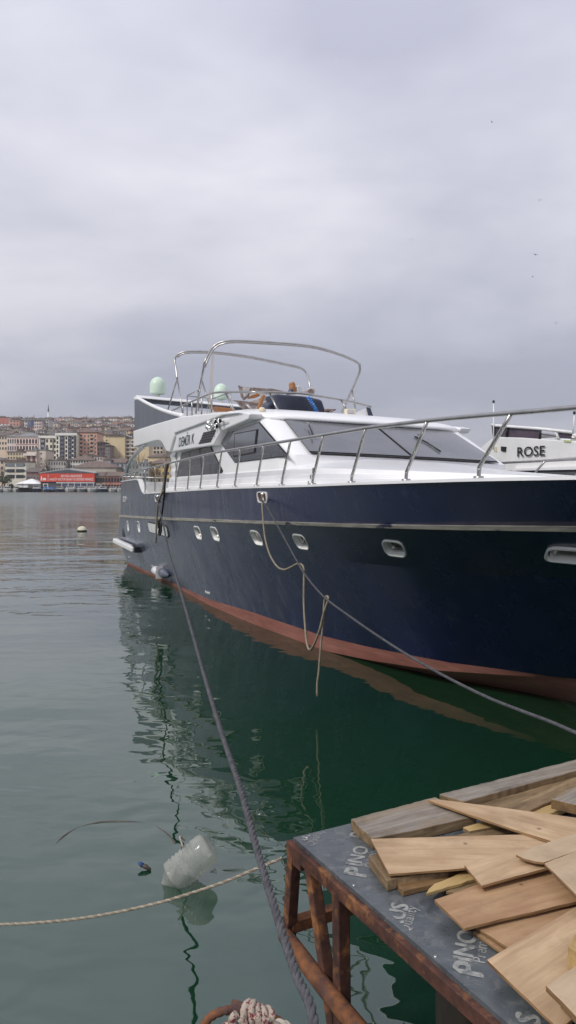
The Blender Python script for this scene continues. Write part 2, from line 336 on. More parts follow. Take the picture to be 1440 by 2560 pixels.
# ------------------------------------------------------------------ the town on the far shore
def terrain_z(Y): return float(np.interp(Y, [294, 316, 345, 400, 480, 560, 640, 760], [1.1, 1.4, 7, 19, 33, 43, 50, 55]))
CITY = {}
def wallmat(rgb):
    k = tuple(round(c, 3) for c in rgb)
    if k not in CITY:
        CITY[k] = M('render_%d' % len(CITY), tuple(min(.8, c*1.15+.03) for c in k), tuple(min(.85, c*1.35+.03) for c in k), .25, (1, 1, .35), .88, c3=tuple(c*.6 for c in k), scale3=.5, stretch3=(1.4, 1.4, .18), lo3=.56, hi3=.85)
    return CITY[k]
MT['tile'] = M('roof_tiles', (.15, .105, .088), (.22, .155, .13), .6, rough=.9, c3=(.12, .10, .09), scale3=.9, lo3=.42, hi3=.65)
MT['tile2'] = M('dark_roof_tiles', (.11, .092, .084), (.17, .145, .13), .6, rough=.9)
MT['tin'] = M('grey_sheet_roof', (.16, .16, .165), (.27, .27, .27), .5, rough=.6)
MT['wpane'] = M('window_panes', (.022, .024, .028), (.05, .052, .058), .4, rough=.2)
MT['wframe'] = M('window_frames', (.42, .40, .37), rough=.7)
MT['darkband'] = M('dark_cladding', (.030, .026, .030), (.05, .044, .048), .8, rough=.5)
def unit_window(frame, arch=False):
    m = MB(); t = .12
    if arch:
        out = [(-.5, 0), (.5, 0), (.5, .72), (.42, .87), (.25, .97), (0, 1), (-.25, .97), (-.42, .87), (-.5, .72)]
    else: out = [(-.5, 0), (.5, 0), (.5, 1), (-.5, 1)]
    inn = [(x*.80, .10+y*.82) for x, y in out]; n = len(out)
    m.add([(x, -.06, y) for x, y in out]+[(x, -.06, y) for x, y in inn], [(i, (i+1) % n, n+(i+1) % n, n+i) for i in range(n)], 0)
    m.add([(x, -.06, y) for x, y in out]+[(x, .02, y) for x, y in out], [(i, (i+1) % n, n+(i+1) % n, n+i) for i in range(n)], 0)
    m.add([(x, -.01, y) for x, y in inn], [list(range(n))], 1)
    m.add([(x, -.06, y) for x, y in inn]+[(x, -.01, y) for x, y in inn], [(i, (i+1) % n, n+(i+1) % n, n+i) for i in range(n)], 0)
    if not arch: m.box((0, -.035, .5), (.05, .05, .82), 0)
    return m.mesh('window', [frame, MT['wpane']])
WIN = unit_window(MT['wframe']); WARCH = unit_window(MT['wframe'], True); WDARK = unit_window(MT['darkband'])
WRED = unit_window(M('maroon_frames', (.10, .035, .03), rough=.7), True)
def window(parent, x, z, w, h, me=WIN, side=None):
    o = bpy.data.objects.new('window', me); link(o, parent); o.scale = (w, 1, h)
    if side is None: o.location = (x, -.0, z)
    else: o.location = (side, x, z); o.rotation_euler = (0, 0, R(90 if side > 1 else -90))
    return o
def roof_mesh(W, D, zt, kind, mat, ov=.5, pitch=.28):
    m = MB(); x0, x1, y0, y1 = -ov, W+ov, -ov, D+ov
    if kind == 'hip':
        h = min(W, D)/2*pitch*1.6; r = min(W, D)/2
        if W >= D: rd = [(x0+r, (y0+y1)/2), (x1-r, (y0+y1)/2)]
        else: rd = [((x0+x1)/2, y0+r), ((x0+x1)/2, y1-r)]
        v = [(x0, y0, zt), (x1, y0, zt), (x1, y1, zt), (x0, y1, zt), (*rd[0], zt+h), (*rd[1], zt+h)]
        f = [(0, 1, 5, 4), (2, 3, 4, 5), (1, 2, 5), (3, 0, 4)] if W >= D else [(0, 1, 4), (1, 2, 5, 4), (2, 3, 5), (3, 0, 4, 5)]
        m.add(v, f); m.prism([(x0, y0, zt-.18), (x1, y0, zt-.18), (x1, y1, zt-.18), (x0, y1, zt-.18)], (0, 0, .175))
    elif kind == 'gable':              # ridge runs away from the viewer
        h = W/2*pitch*1.5
        m.prism([(x0, y0, zt), (x1, y0, zt), (x1, y0, zt+.15), (W/2, y0, zt+h), (x0, y0, zt+.15)], (0, y1-y0, 0))
    elif kind == 'ridge':              # ridge parallel to the front
        h = D/2*pitch*1.4
        m.prism([(x0, y0, zt), (x0, y1, zt), (x0, (y0+y1)/2, zt+h)], (x1-x0, 0, 0))
    else:
        m.box((W/2, D/2, zt+.25), (W+.4, D+.4, .5)); m.box((W*.55, D*.5, zt+1.0), (W*.3, D*.3, 1.6))
    return m
def bld(x0, x1, yt, yb, Y, D, col, label, roof='hip', rmat='tile', floors=0, bays=0, cat='building', win=None, name='house', group='houses across the water',
        ww=1.1, wh=1.5, yaw=0, rows=None, sidewin=0, chim=False, base=None):
    p0 = at(x0, yt, Y); p1 = at(x1, yt, Y); W = p1.x-p0.x; zt = p0.z
    zb = min(at(x0, yb, Y).z, terrain_z(Y)-.6) if base is None else base
    root = empty(name, (p0.x, Y, zb), R(yaw)); tag(root, label, cat, group); h = zt-zb
    m = MB(); m.prism([(0, 0, -1.5), (W, 0, -1.5), (W, D, -1.5), (0, D, -1.5)], (0, 0, h+1.5)); m.build('wall', wallmat(col), root)
    rf = roof_mesh(W, D, h, roof, rmat).build('roof', MT[rmat] if isinstance(rmat, str) else rmat, root)
    if chim:
        c = MB(); c.box((W*.7, D*.5, h+1.6), (.7, .7, 2.2)); c.build('chimney', wallmat((.32, .25, .2)), rf)
    vis = zt-at(x0, yb, Y).z
    if floors and bays:
        fh = vis/floors
        for f in range(floors):
            for b in range(bays):
                w_ = min(ww, W/bays*.62); h_ = min(wh, fh*.60)
                window(root, W*(b+.5)/bays, h-fh*(f+1)+fh*.26, w_, h_, win or WIN)
    if sidewin:
        fh = vis/max(1, floors)
        for f in range(floors):
            for b in range(sidewin):
                window(root, D*(b+.5)/sidewin, h-fh*(f+1)+fh*.26, 1.0, min(1.4, fh*.55), win or WIN, side=W+.0)
    return root, W, h
def strips(root, x0, x1, z0, z1, name, mat, d=.25):
    m = MB(); m.box(((x0+x1)/2, -d/2, (z0+z1)/2), (x1-x0, d, z1-z0)); return m.build(name, mat, root)

def town():
    PK, CR, BG, YL, WH, GR, SA, ST, BL, MR = (.56, .46, .42), (.60, .54, .43), (.52, .42, .31), (.56, .45, .26), (.62, .60, .56), (.40, .38, .36), (.46, .24, .17), (.36, .31, .25), (.30, .35, .40), (.20, .10, .09)
    # ---- the named fronts
    r, W, h = bld(0-30, 22, 1045, 1074, 560, 12, WH, 'white apartment block with red top floor at the far left of the skyline', 'flat', 'tile', 3, 6)
    strips(r, 0, W, h-4.2, h, 'red_storey', wallmat((.36, .12, .09)), .2)
    bld(24, 48, 1050, 1074, 545, 10, SA, 'salmon red block beside the white and red apartment block', 'flat', 'tile2', 3, 3)
    bld(50, 68, 1051, 1068, 560, 10, WH, 'small white house left of the blue fronted house on the skyline', 'hip', 'tile2', 2, 3)
    bld(68, 78, 1051, 1064, 550, 9, (.06, .10, .24), 'narrow blue fronted house below the skyline', 'flat', 'tin', 2, 2)
    bld(85, 103, 1050, 1072, 520, 10, PK, 'pinkish narrow house with windows under the minaret, left', 'hip', 'tile2', 3, 3)
    bld(103, 122, 1049, 1070, 525, 10, GR, 'grey balconied house right under the minaret', 'flat', 'tin', 3, 3)
    bld(0-25, 18, 1089, 1128, 400, 12, BG, 'brownish grey house at the left picture edge beside the arched building', 'hip', 'tile2', 3, 6)
    # arched school building
    r, W, h = bld(41, 94, 1091, 1128, 385, 16, (.62, .50, .46), 'pale pink three storey building with rows of dark arched windows', 'hip', 'tin', 0, 0, name='school_building', yaw=0)
    for f in range(2):
        for b in range(7): window(r, W*(b+.5)/7, h-3.6-f*3.4, .95, 2.3, WRED)
        strips(r, -.1, W+.1, h-4.15-f*3.4, h-3.9-f*3.4, 'string_course', wallmat((.22, .11, .10)), .15)
    strips(r, -.2, W+.2, h-.6, h+.1, 'cornice', wallmat((.62, .50, .46)), .3)
    r, W, h = bld(18, 40.7, 1091, 1128, 387, 14, (.58, .48, .45), 'narrow side wing of the pale pink arched building', 'hip', 'tin', 0, 0, name='school_wing')
    for f in range(2):
        for b in range(4): window(r, W*(b+.5)/4, h-3.7-f*3.6, .7, 2.4, WIN)
    # cream blocks with dark bands
    r, W, h = bld(98, 139, 1091, 1152, 365, 14, (.62, .58, .47), 'cream apartment block with one dark band, left half of the pair', 'flat', 'tin', 0, 0, name='apartment_block')
    strips(r, W*.08, W*.35, h-8.2, h-1.0, 'dark_band', MT['darkband'])
    for f in range(3): strips(r, W*.12, W*.31, h-2.8-f*2.4, h-1.6-f*2.4, 'window', wallmat((.20, .20, .24)), .32)
    for f in range(4):
        for b in (.48, .72, .95): window(r, W*b, h-2.9-f*2.7, .9, 1.5, WDARK)
    strips(r, W*.81, W*.90, h-11.5, h-1.0, 'dark_band', wallmat((.14, .11, .09)))
    strips(r, -.3, W+.2, h-.8, h+.3, 'parapet', wallmat((.62, .60, .54)), .4)
    r, W, h = bld(139.4, 191, 1085, 1152, 360, 16, (.64, .60, .50), 'taller cream apartment block with three dark vertical window bands', 'flat', 'tin', 0, 0, name='apartment_block')
    for a, b in ((.20, .42), (.60, .76), (.88, .985)):
        strips(r, W*a, W*b, h-12.6, h-.9, 'dark_band', MT['darkband'])
        for f in range(6): strips(r, W*(a+.03), W*(b-.03), h-2.6-f*1.95, h-1.6-f*1.95, 'window', wallmat((.10, .10, .14)), .32)
    for f in range(6):
        for b in (.08, .51, .82): window(r, W*b, h-2.6-f*2.05, .75, 1.3, WDARK)
    strips(r, -.3, W+.3, h-.7, h+.4, 'parapet', wallmat((.66, .64, .58)), .4)
    # salmon tower
    r, W, h = bld(192, 242, 1080, 1140, 365, 13, (.50, .29, .21), 'salmon pink apartment tower with columns of small balconies', 'hip', 'tile', 6, 0, name='apartment_tower')
    for f in range(6):
        for b in (.08, .40, .58, .92): window(r, W*b, h-2.6-f*1.92, .8, 1.15)
        for b in (.22, .74):
            window(r, W*b, h-2.6-f*1.92, 1.2, 1.3, WDARK); strips(r, W*b-.8, W*b+.8, h-2.75-f*1.92, h-2.2-f*1.92, 'balcony', wallmat((.52, .36, .28)), .7)
    # beige blank wall and its balconied front
    r, W, h = bld(271, 312, 1090, 1142, 350, 14, (.52, .42, .25), 'tall blank ochre gable wall of a block with a stepped top', 'gable', 'tile2', 0, 0, name='apartment_block')
    r, W, h = bld(312.3, 345, 1097, 1146, 352, 12, (.50, .44, .34), 'beige front with stacked balconies beside the blank ochre wall', 'flat', 'tile2', 0, 0, name='apartment_block')
    for f in range(5):
        for b in (.22, .62): window(r, W*b, h-2.3-f*1.85, 1.3, 1.2, WDARK); strips(r, W*b-1, W*b+1, h-2.5-f*1.85, h-2.0-f*1.85, 'balcony', wallmat((.56, .52, .46)), .8)
    bld(243, 281, 1086, 1106, 385, 12, (.54, .46, .28), 'pale yellow house with small square windows beside the salmon tower', 'hip', 'tile', 2, 4, ww=.8, wh=.9)
    bld(243, 264, 1107, 1140, 345, 10, (.11, .075, .075), 'dark weathered timber house in the shade of the ochre wall', 'gable', 'tile', 3, 3, win=WDARK)
    bld(262, 274, 1113, 1140, 342, 9, (.16, .13, .13), 'dark narrow house with an overhanging upper floor', 'hip', 'tile2', 3, 2)
    # middle band
    r, W, h = bld(66, 92, 1128, 1178, 335, 10, (.50, .41, .33), 'beige wall with two tall maroon window strips', 'flat', 'tin', 0, 0)
    for a in (.10, .58): strips(r, W*a, W*a+1.2, h-8.0, h-2.0, 'window_strip', wallmat((.12, .05, .045)), .15)
    strips(r, -1.2, W*.96, h-2.0, h-1.0, 'canopy', wallmat((.60, .54, .49)), 1.0)
    bld(92.3, 114, 1126, 1178, 336, 12, (.52, .44, .37), 'large plain beige side wall with three tiny windows', 'flat', 'tin', 4, 1, ww=.7, wh=.7)
    bld(18, 60, 1131, 1150, 345, 10, (.50, .40, .25), 'yellowish low block behind the white framed three storey block', 'flat', 'tile', 2, 6)
    r, W, h = bld(11, 65, 1155, 1197, 322, 12, (.58, .55, .46), 'white framed three storey block with wide dark windows near the shore', 'flat', 'tile', 0, 0, name='apartment_block')
    for f in range(3):
        for b in (.30, .72):
            strips(r, W*b-1.6, W*b+1.6, h-2.0-f*2.4, h-.6-f*2.4, 'window', MT['wpane'] if f else wallmat((.13, .15, .17)), .15)
        for b in (.08, .93): window(r, W*b, h-1.9-f*2.4, .8, 1.1)
    strips(r, -.3, W+.3, h-.1, h+1.0, 'tiled_parapet', MT['tile'], .5)
    bld(-20, 10, 1150, 1205, 326, 9, BG, 'ochre brown block at the left picture edge near the shore', 'hip', 'tile2', 4, 3)
    bld(66, 98, 1180, 1205, 312, 9, (.15, .075, .065), 'low maroon brown shed left of the red banner hall', 'ridge', 'tile2', 1, 4)
    bld(120, 165, 1152, 1182, 328, 9, (.36, .34, .31), 'grey low terrace behind the red banner hall', 'flat', 'tile2', 2, 7)
    bld(175, 235, 1150, 1172, 330, 10, (.54, .53, .48), 'long white two storey house behind the red banner hall', 'hip', 'tile', 2, 9)
    bld(213, 236, 1139, 1152, 338, 8, (.46, .42, .36), 'small house with a dark mansard roof above the long white house', 'gable', 'tile2', 1, 3)
    bld(236, 256, 1142, 1166, 333, 8, (.52, .44, .38), 'small white and orange fronted house right of the long white house', 'flat', 'tile', 2, 3)
    bld(183, 290, 1168, 1190, 316, 12, (.33, .29, .24), 'long stone warehouse with a red tiled roof behind the hall', 'hip', 'tile', 0, 0)
    bld(259, 276, 1150, 1186, 326, 14, (.38, .40, .42), 'blue grey gabled end wall beside the stone warehouse', 'gable', 'tile', 0, 0)
    bld(276.3, 312, 1157, 1188, 327, 10, BL, 'blue grey house with white windows and a red roof', 'ridge', 'tile', 2, 3)
    for i, (a, b, col, lab) in enumerate(((237, 262, (.44, .34, .22), 'ochre stone arcaded shore house right of the red hall'), (262.3, 306, (.36, .16, .12), 'red brick arcaded shore house beside the yacht stern'))):
        r, W, h = bld(a, b, 1190, 1226, 302, 9, col, lab, 'ridge', 'tile', 0, 0, name='arcade_house')
        n = 4 if i == 0 else 6
        for f in range(2):
            for k in range(n): window(r, W*(k+.5)/n, h-2.6-f*2.7, 1.0, 2.0, WRED)
    # seen under the overhang
    bld(348, 372, 1112, 1156, 345, 10, (.52, .42, .25), 'ochre blank wall seen under the yacht overhang', 'gable', 'tile2', 0, 0)
    bld(366, 408, 1116, 1146, 370, 10, (.50, .44, .34), 'beige windowed block seen under the yacht overhang', 'flat', 'tile2', 3, 5, win=WDARK)
    bld(371, 416, 1142, 1168, 340, 10, YL, 'yellow terrace seen under the yacht overhang', 'hip', 'tile', 1, 4)
    bld(312, 347, 1163, 1200, 318, 8, (.20, .21, .19), 'dark green grey block seen behind the stern rail', 'flat', 'tin', 3, 4)
    bld(347, 372, 1158, 1205, 316, 8, (.24, .27, .27), 'blue grey block seen behind the stern rail', 'flat', 'tin', 4, 3)
    bld(372, 425, 1158, 1210, 322, 9, (.50, .34, .13), 'orange yellow block seen behind the stern rail', 'hip', 'tile', 3, 5)
    # ---- the banner hall
    Y = 300; r, W, h = bld(100, 237, 1183, 1229, Y, 20, (.05, .05, .055), 'long low hall with a wide red banner on the waterfront', 'flat', 'tin', 0, 0, name='exhibition_hall')
    bpy.data.objects.remove([c for c in r.children if c.name.startswith('roof')][0])
    m = MB(); m.prism([(-.4, -.5, h), (W+.4, -.5, h), (W+.4, -.5, h+.25), (W*.5, -.5, h+1.9), (-.4, -.5, h+.25)], (0, 20, 0)); rf = m.build('roof', wallmat((.30, .30, .30)), r)
    m = MB(); m.prism([(.4, -.56, h+.05), (W-.4, -.56, h+.05), (W*.5, -.56, h+1.45)], (0, .05, 0)); m.build('gable_panel', wallmat((.055, .06, .075)), rf)
    m = MB(); m.box((W/2, -.35, h-1.75), (W, .3, 3.3)); bn = m.build('banner', M('red_banner', (.62, .055, .025), (.68, .07, .035), .3, rough=.6), r)
    white = M('banner_lettering', (.75, .72, .70), rough=.6)
    def line(body, x0, x1, z, size):
        me = text_mesh(body, size, .012); k = (x1-x0)/text_width(me)
        for v in me.vertices: v.co.x *= k
        place_text('banner_text', me, (x0, -.53, z), (1, 0, 0), (0, 0, 1), white, bn)
    line('BEYO\u011eLU BELED\u0130YES\u0130', W*.39, W*.77, h-1.55, 1.25); line('HASK\u00d6Y K\u00dcLT\u00dcR SANAT VE G\u00d6STER\u0130 MERKEZ\u0130', W*.18, W*.975, h-2.85, 1.25)
    m = MB(); m.add([(W*.02, -.52, h-2.4), (W*.05, -.52, h-2.4), (W*.035, -.52, h-.7)], [(0, 1, 2)]); m.box((W*.035, -.515, h-2.7), (W*.036, .02, .35)); m.box((W*.09, -.515, h-2.35), (W*.055, .02, .9)); m.box((W*.155, -.515, h-1.75), (.12, .02, 2.6)); m.build('emblem', white, bn)
    for k in range(6): strips(r, W*(.40+k*.115)-.12, W*(.40+k*.115)+.12, 0, h-3.4, 'post', wallmat((.55, .55, .54)), .3)
    for k in range(5): strips(r, W*(.42+k*.115), W*(.49+k*.115), .6, h-4.0, 'glazing', wallmat((.035, .05, .10)), .1)
    strips(r, -.1, .35, -.5, h-3.4, 'post', wallmat((.52, .52, .50)), .4); strips(r, W*.06, W*.15, h-5.6, h-4.1, 'kiosk_window', wallmat((.6, .6, .58)), .2)
    strips(r, W*.075, W*.135, h-5.3, h-4.4, 'kiosk_pane', MT['wpane'], .25)
    strips(r, W*.30, W, h-4.0, h-3.5, 'fascia', wallmat((.50, .50, .50)), .35)
    # tent hall
    r, W, h = bld(43, 98, 1209, 1228, 299, 9, (.58, .57, .54), 'white tented shed with a peaked roof left of the red hall', 'hip', wallmat((.72, .71, .68)), 0, 0, name='tent_shed')
    for a, b in ((.02, .22), (.26, .44)): strips(r, W*a, W*b, .2, h-.6, 'panel', wallmat((.66, .66, .64)), .1)
    strips(r, W*.5, W*.98, .2, h-.5, 'dark_opening', wallmat((.07, .07, .08)), .1)
    # mosque minaret
    Y = 640; b = at(121, 1062, Y); root = empty('minaret', b); tag(root, 'slim white minaret with a dark pointed cap on the skyline', 'minaret'); s = Y/FPX
    m = MB(); m.lathe([(-6, 3*s), (18*s, 2.6*s), (19*s, 3.4*s), (21*s, 3.4*s), (21.5*s, 2.2*s), (33*s, 2.1*s)], (0, 0, 0), (0, 0, 1), 12); m.build('shaft', wallmat((.62, .62, .60)), root)
    m = MB(); m.lathe([(33*s, 2.6*s), (40*s, 1.5*s), (48*s, .5*s), (53*s, .05)], (0, 0, 0), (0, 0, 1), 12); m.build('cap', wallmat((.06, .075, .10)), root)
    # ---- rows of small houses up the slope
    rr = random.Random(11)
    cols = [('pink', (.50, .38, .34)), ('cream', (.58, .52, .42)), ('white', (.62, .60, .57)), ('grey', (.40, .39, .37)), ('ochre', (.50, .38, .22)), ('brick red', (.38, .17, .12)), ('beige', (.50, .43, .35))]
    rows = [(1046, 655), (1053, 615), (1060.5, 570), (1068.5, 525), (1077, 480), (1086, 435)]
    names = ['on the hill crest']+['in hill row '+w for w in ('two', 'three', 'four', 'five', 'six', 'seven', 'eight')]
    spots = []
    for i, (y, Y) in enumerate(rows):
        x = -28+rr.uniform(0, 10)
        while x < 470:
            w = rr.uniform(15, 30)*(.9+.06*i); spots.append((i, x, x+w*.96, y+rr.uniform(-2.2, 2.2), Y+rr.uniform(-8, 8))); x += w+rr.choice((0, 0, 1.5, 4))
    seen = {}; made = []
    for i, a, b, y, Y in spots:
        cn, c = rr.choice(cols); rk, rm = rr.choice((('hip', 'tile'), ('hip', 'tile2'), ('ridge', 'tile'), ('gable', 'tile2'), ('ridge', 'tile2'), ('flat', 'tin'), ('flat', 'tin'), ('gable', 'tile')))
        mid = (a+b)/2
        sec = 'over the arched building' if mid < 95 else 'over the banded blocks' if mid < 188 else 'over the salmon tower' if mid < 245 else 'over the ochre wall' if mid < 335 else 'behind the yacht'
        rn = {'tile': 'red tiled', 'tile2': 'brown', 'tin': 'flat grey'}[rm]
        key = (cn, rn, names[i], sec); seen.setdefault(key, []).append(len(made))
        c = tuple(k*rr.uniform(.95, 1.2) for k in c)
        made.append(((a, b, y, y+15, Y, rr.uniform(7, 11), c), rk, rm, key, rr.choice((2, 2, 3)), rr.choice((2, 3, 3, 4)), rr.random() < .4, rr.uniform(-9, 9)))
    ordn = ['first', 'second', 'third', 'fourth', 'fifth']
    for j, (args, rk, rm, key, fl, by, ch, yaw) in enumerate(made):
        cn, rn, nm, sec = key; g = seen[key]
        lab = '%s house, %s roof, %s %s' % (cn, rn, nm, sec)
        if len(g) > 1: lab = '%s %s house from left, %s roof, %s %s' % (ordn[min(4, g.index(j))], cn, rn, nm.replace('in hill', 'hill'), sec.replace('over the ', 'over '))
        bld(*args, lab, rk, rm, fl, by, ww=.9, wh=1.2, yaw=yaw, chim=ch, group='small houses up the hillside')
town()

def trees():
    leafm = {'olive': M('olive_leaves', (.035, .05, .022), (.075, .085, .04), 1.5, rough=.8), 'autumn': M('yellow_leaves', (.20, .12, .025), (.32, .20, .05), 1.5, rough=.8), 'bare': M('bare_twigs', (.10, .075, .06), (.17, .135, .11), 1.5, rough=.9)}
    bark = M('bark', (.07, .055, .045), (.12, .10, .08), 2, rough=.9)
    rr = random.Random(5)
    def tree(x, yb, yt, w, Y, kind, label):
        b = at(x, yb, Y); b.z = min(b.z, terrain_z(Y)+.0) if Y > 300 else b.z; top = at(x, yt, Y).z; H = top-b.z; Rr = w*Y/FPX/2
        root = empty('tree' if kind != 'olive' else 'shrub', b); tag(root, label, 'tree' if kind != 'olive' else 'shrub')
        m = MB(); m.tube([(0, 0, -.5), (.1, 0, H*.3), (.15, .05, H*.6)], [.28, .22, .10], 7)
        tips = []
        for k in range(9):
            a = k*2.4; z0 = H*rr.uniform(.22, .55); e = Vector((math.cos(a)*Rr*rr.uniform(.4, .9), math.sin(a)*Rr*rr.uniform(.4, .9), H*rr.uniform(.55, .95)))
            m.tube([(0.1, 0, z0), Vector((0.1, 0, z0)).lerp(e, .5)+Vector((0, 0, .2)), e], [.10, .06, .025], 5); tips.append(e)
        m.build('trunk', bark, root)
        c = MB(); n = 420 if kind != 'bare' else 300
        for k in range(n):
            t = rr.choice(tips); d = Vector((rr.gauss(0, 1), rr.gauss(0, 1), rr.gauss(0, .8)))*Rr*.28; p = t.lerp(Vector((0, 0, H*.6)), rr.random()*.6)+d
            if p.z < H*.12: p.z = H*.2
            if kind == 'bare':
                q = p+Vector((rr.uniform(-1, 1), rr.uniform(-1, 1), rr.uniform(.1, 1)))*.9; c.add([p, p+Vector((.05, 0, .02)), q], [(0, 1, 2)])
            else:
                s = rr.uniform(.18, .42); a1 = Vector((rr.gauss(0, 1), rr.gauss(0, 1), rr.gauss(0, 1))).normalized()*s; a2 = Vector((rr.gauss(0, 1), rr.gauss(0, 1), rr.gauss(0, 1))).normalized()*s
                c.add([p-a1, p+a2, p+a1, p-a2], [(0, 1, 2, 3)])
        c.build('crown', leafm[kind], root)
    tree(11, 1224, 1190, 34, 299, 'olive', 'dark olive green bushy tree on the shore at the far left')
    tree(28, 1224, 1211, 12, 297, 'olive', 'small round dark shrub behind the leftmost moored boats')
    tree(385, 1205, 1160, 26, 312, 'autumn', 'yellow autumn tree seen between the stern rail posts')
    tree(105, 1180, 1145, 26, 325, 'bare', 'bare brown tree before the plain beige side wall')
    tree(118, 1180, 1142, 22, 327, 'bare', 'bare tree right of another below the cream banded blocks')
    tree(168, 1178, 1150, 22, 326, 'bare', 'bare brown tree left of the long white house')
    tree(290, 1152, 1128, 26, 336, 'bare', 'reddish bare tree at the foot of the ochre wall')
    tree(5, 1200, 1160, 26, 315, 'bare', 'bare tree before the ochre brown block at the left edge')
    tree(350, 1160, 1128, 30, 332, 'bare', 'bare tree seen under the yacht overhang')
    tree(413, 1150, 1112, 26, 330, 'bare', 'bare tree beside the yacht deckhouse')
trees()

def shore_boats():
    hw = M('white_boat_hull', (.55, .54, .52), (.64, .63, .61), .6, rough=.4); hb = M('dark_boat_hull', (.03, .04, .07), rough=.4); hg = M('grey_boat_hull', (.28, .28, .28), rough=.5)
    tarp = M('blue_tarpaulin', (.03, .12, .38), (.06, .20, .5), 1.2, rough=.7, c3=(.35, .37, .38), scale3=.9, lo3=.55, hi3=.6); wood_ = M('barge_timber', (.16, .13, .08), (.25, .20, .13), .8, rough=.9)
    def boat(x, w, yt, kind, label, Y=289.5, yaw=0):
        s = Y/FPX; W = w*s; Hc = EYE-(yt-HORIZON)*s
        root = empty('moored_boat', ((x-CX)*s, Y, 0), R(yaw)); tag(root, label, 'boat', 'small boats along the far quay')
        hm = {'w': hw, 'b': hb, 'g': hg, 't': hb, 'barge': wood_}[kind]
        Ln = 5.5; m = MB(); rows = []
        fb = min(1.25, Hc*.45)
        if kind == 'barge': fb = Hc
        for y, k in ((-2.6, .04), (-2.2, .45), (-1.2, .85), (0, 1), (2.5, .95)):
            ww = W/2*(k if kind != 'barge' else 1); z = fb+(.35*(1-(y+2.6)/5) if kind != 'barge' else 0)
            rows.append([(-ww, y, z), (-ww*.85, y, .0), (0, y, -.3), (ww*.85, y, .0), (ww, y, z)])
        m.grid(rows); m.grid([[r_[0], r_[-1]] for r_ in rows]); m.grid([[rows[-1][0], rows[-1][1], rows[-1][2]], [rows[-1][4], rows[-1][3], rows[-1][2]]]); hl = m.build('hull', hm, root)
        m = MB(); m.tube([rows[i][0] for i in range(5)], .07, 5); m.tube([rows[i][-1] for i in range(5)], .07, 5); m.build('gunwale', hw if kind != 'barge' else wood_, hl)
        if kind == 'barge': return
        if kind == 't':
            m = MB(); m.prism([(-W*.46, -1.6, fb), (W*.46, -1.6, fb), (W*.34, -1.6, Hc), (-W*.30, -1.6, Hc+.1)], (0, 4, 0)); m.build('tarpaulin', tarp, root); return
        cw = W*.72; m = MB(); m.prism([(-cw/2, -.8, fb), (cw/2, -.8, fb), (cw*.42, -.5, Hc-.15), (-cw*.42, -.5, Hc-.15)], (0, 2.6, 0)); cb = m.build('cabin', hw, root)
        m = MB(); m.box((0, .7, Hc-.08), (cw*1.0, 3.0, .14)); m.build('canopy', hw, cb)
        zb, zt = fb+(Hc-fb)*.48, fb+(Hc-fb)*.82
        for k in (-.27, 0, .27):
            yb_ = -.8+.3*(zb-fb)/max(.1, Hc-.15-fb); yt_ = -.8+.3*(zt-fb)/max(.1, Hc-.15-fb)
            m = MB(); m.prism([(cw*(k-.115), yb_-.03, zb), (cw*(k+.115), yb_-.03, zb), (cw*(k+.115), yt_-.03, zt), (cw*(k-.115), yt_-.03, zt)], (0, .03, 0)); m.build('window', MT['wpane'], cb)
    boat(-2, 20, 1215, 'w', 'white boat cut off by the left edge of the picture on the far shore', yaw=10)
    boat(18, 24, 1216, 'w', 'low white motorboat, first whole boat from the left on the far shore', yaw=25)
    boat(41, 18, 1216, 'w', 'small white boat before the white tented shed', yaw=15)
    boat(66, 30, 1219, 'barge', 'flat brown timber barge between white boats')
    boat(91, 21, 1214, 'b', 'dark hulled boat with white cabin before the left end of the red hall')
    boat(122, 27, 1218, 't', 'boat covered with a blue tarpaulin below the red banner')
    boat(149, 19, 1217, 'b', 'low dark hulled boat right of the blue tarpaulin')
    boat(176, 28, 1214.5, 'w', 'broad white cabin boat bow on below the banner centre')
    boat(204, 25, 1215.5, 'g', 'grey hulled white topped boat right of the broad white boat')
    boat(231, 27, 1215, 'w', 'white cabin boat below the right end of the red banner')
    boat(257, 21, 1216, 'b', 'dark hulled white cabin boat before the ochre arcade')
    boat(282, 22, 1217, 'w', 'white boat before the red brick arcade')
    boat(301, 16, 1217, 'w', 'white boat partly hidden by the yacht stern')
    boat(247, 16, 1210, 'w', 'tall white cabin boat behind the row at the ochre arcade', Y=292.5)
shore_boats()

# ------------------------------------------------------------------ motor yacht: local x forward (u), y to port, z up
YO = Vector((-3.1528, 25.9242, 0)); YA = R(69)
UU = Vector((math.cos(YA), -math.sin(YA), 0)); VV = Vector((-math.sin(YA), -math.cos(YA), 0))   # V: to starboard
OU, OV = YO.dot(UU), YO.dot(VV)
def ray(x): return Vector(((x-CX)/FPX, 1, 0))
def S(x, y, v):                        # point seen at (x, y) that lies v metres to starboard of the keel line
    d = ray(x); t = (v+OV)/d.dot(VV); u = t*d.dot(UU)-OU
    return Vector((u, -v, EYE-(y-HORIZON)/FPX*t))
def T(x, y, u):                        # the same for a thwartship plane u metres from the stern
    d = ray(x); t = (u+OU)/d.dot(UU); v = t*d.dot(VV)-OV
    return Vector((u, -v, EYE-(y-HORIZON)/FPX*t))
def px_of(u, v):
    p = YO+UU*u+VV*v; return CX+FPX*p.x/p.y, p.y

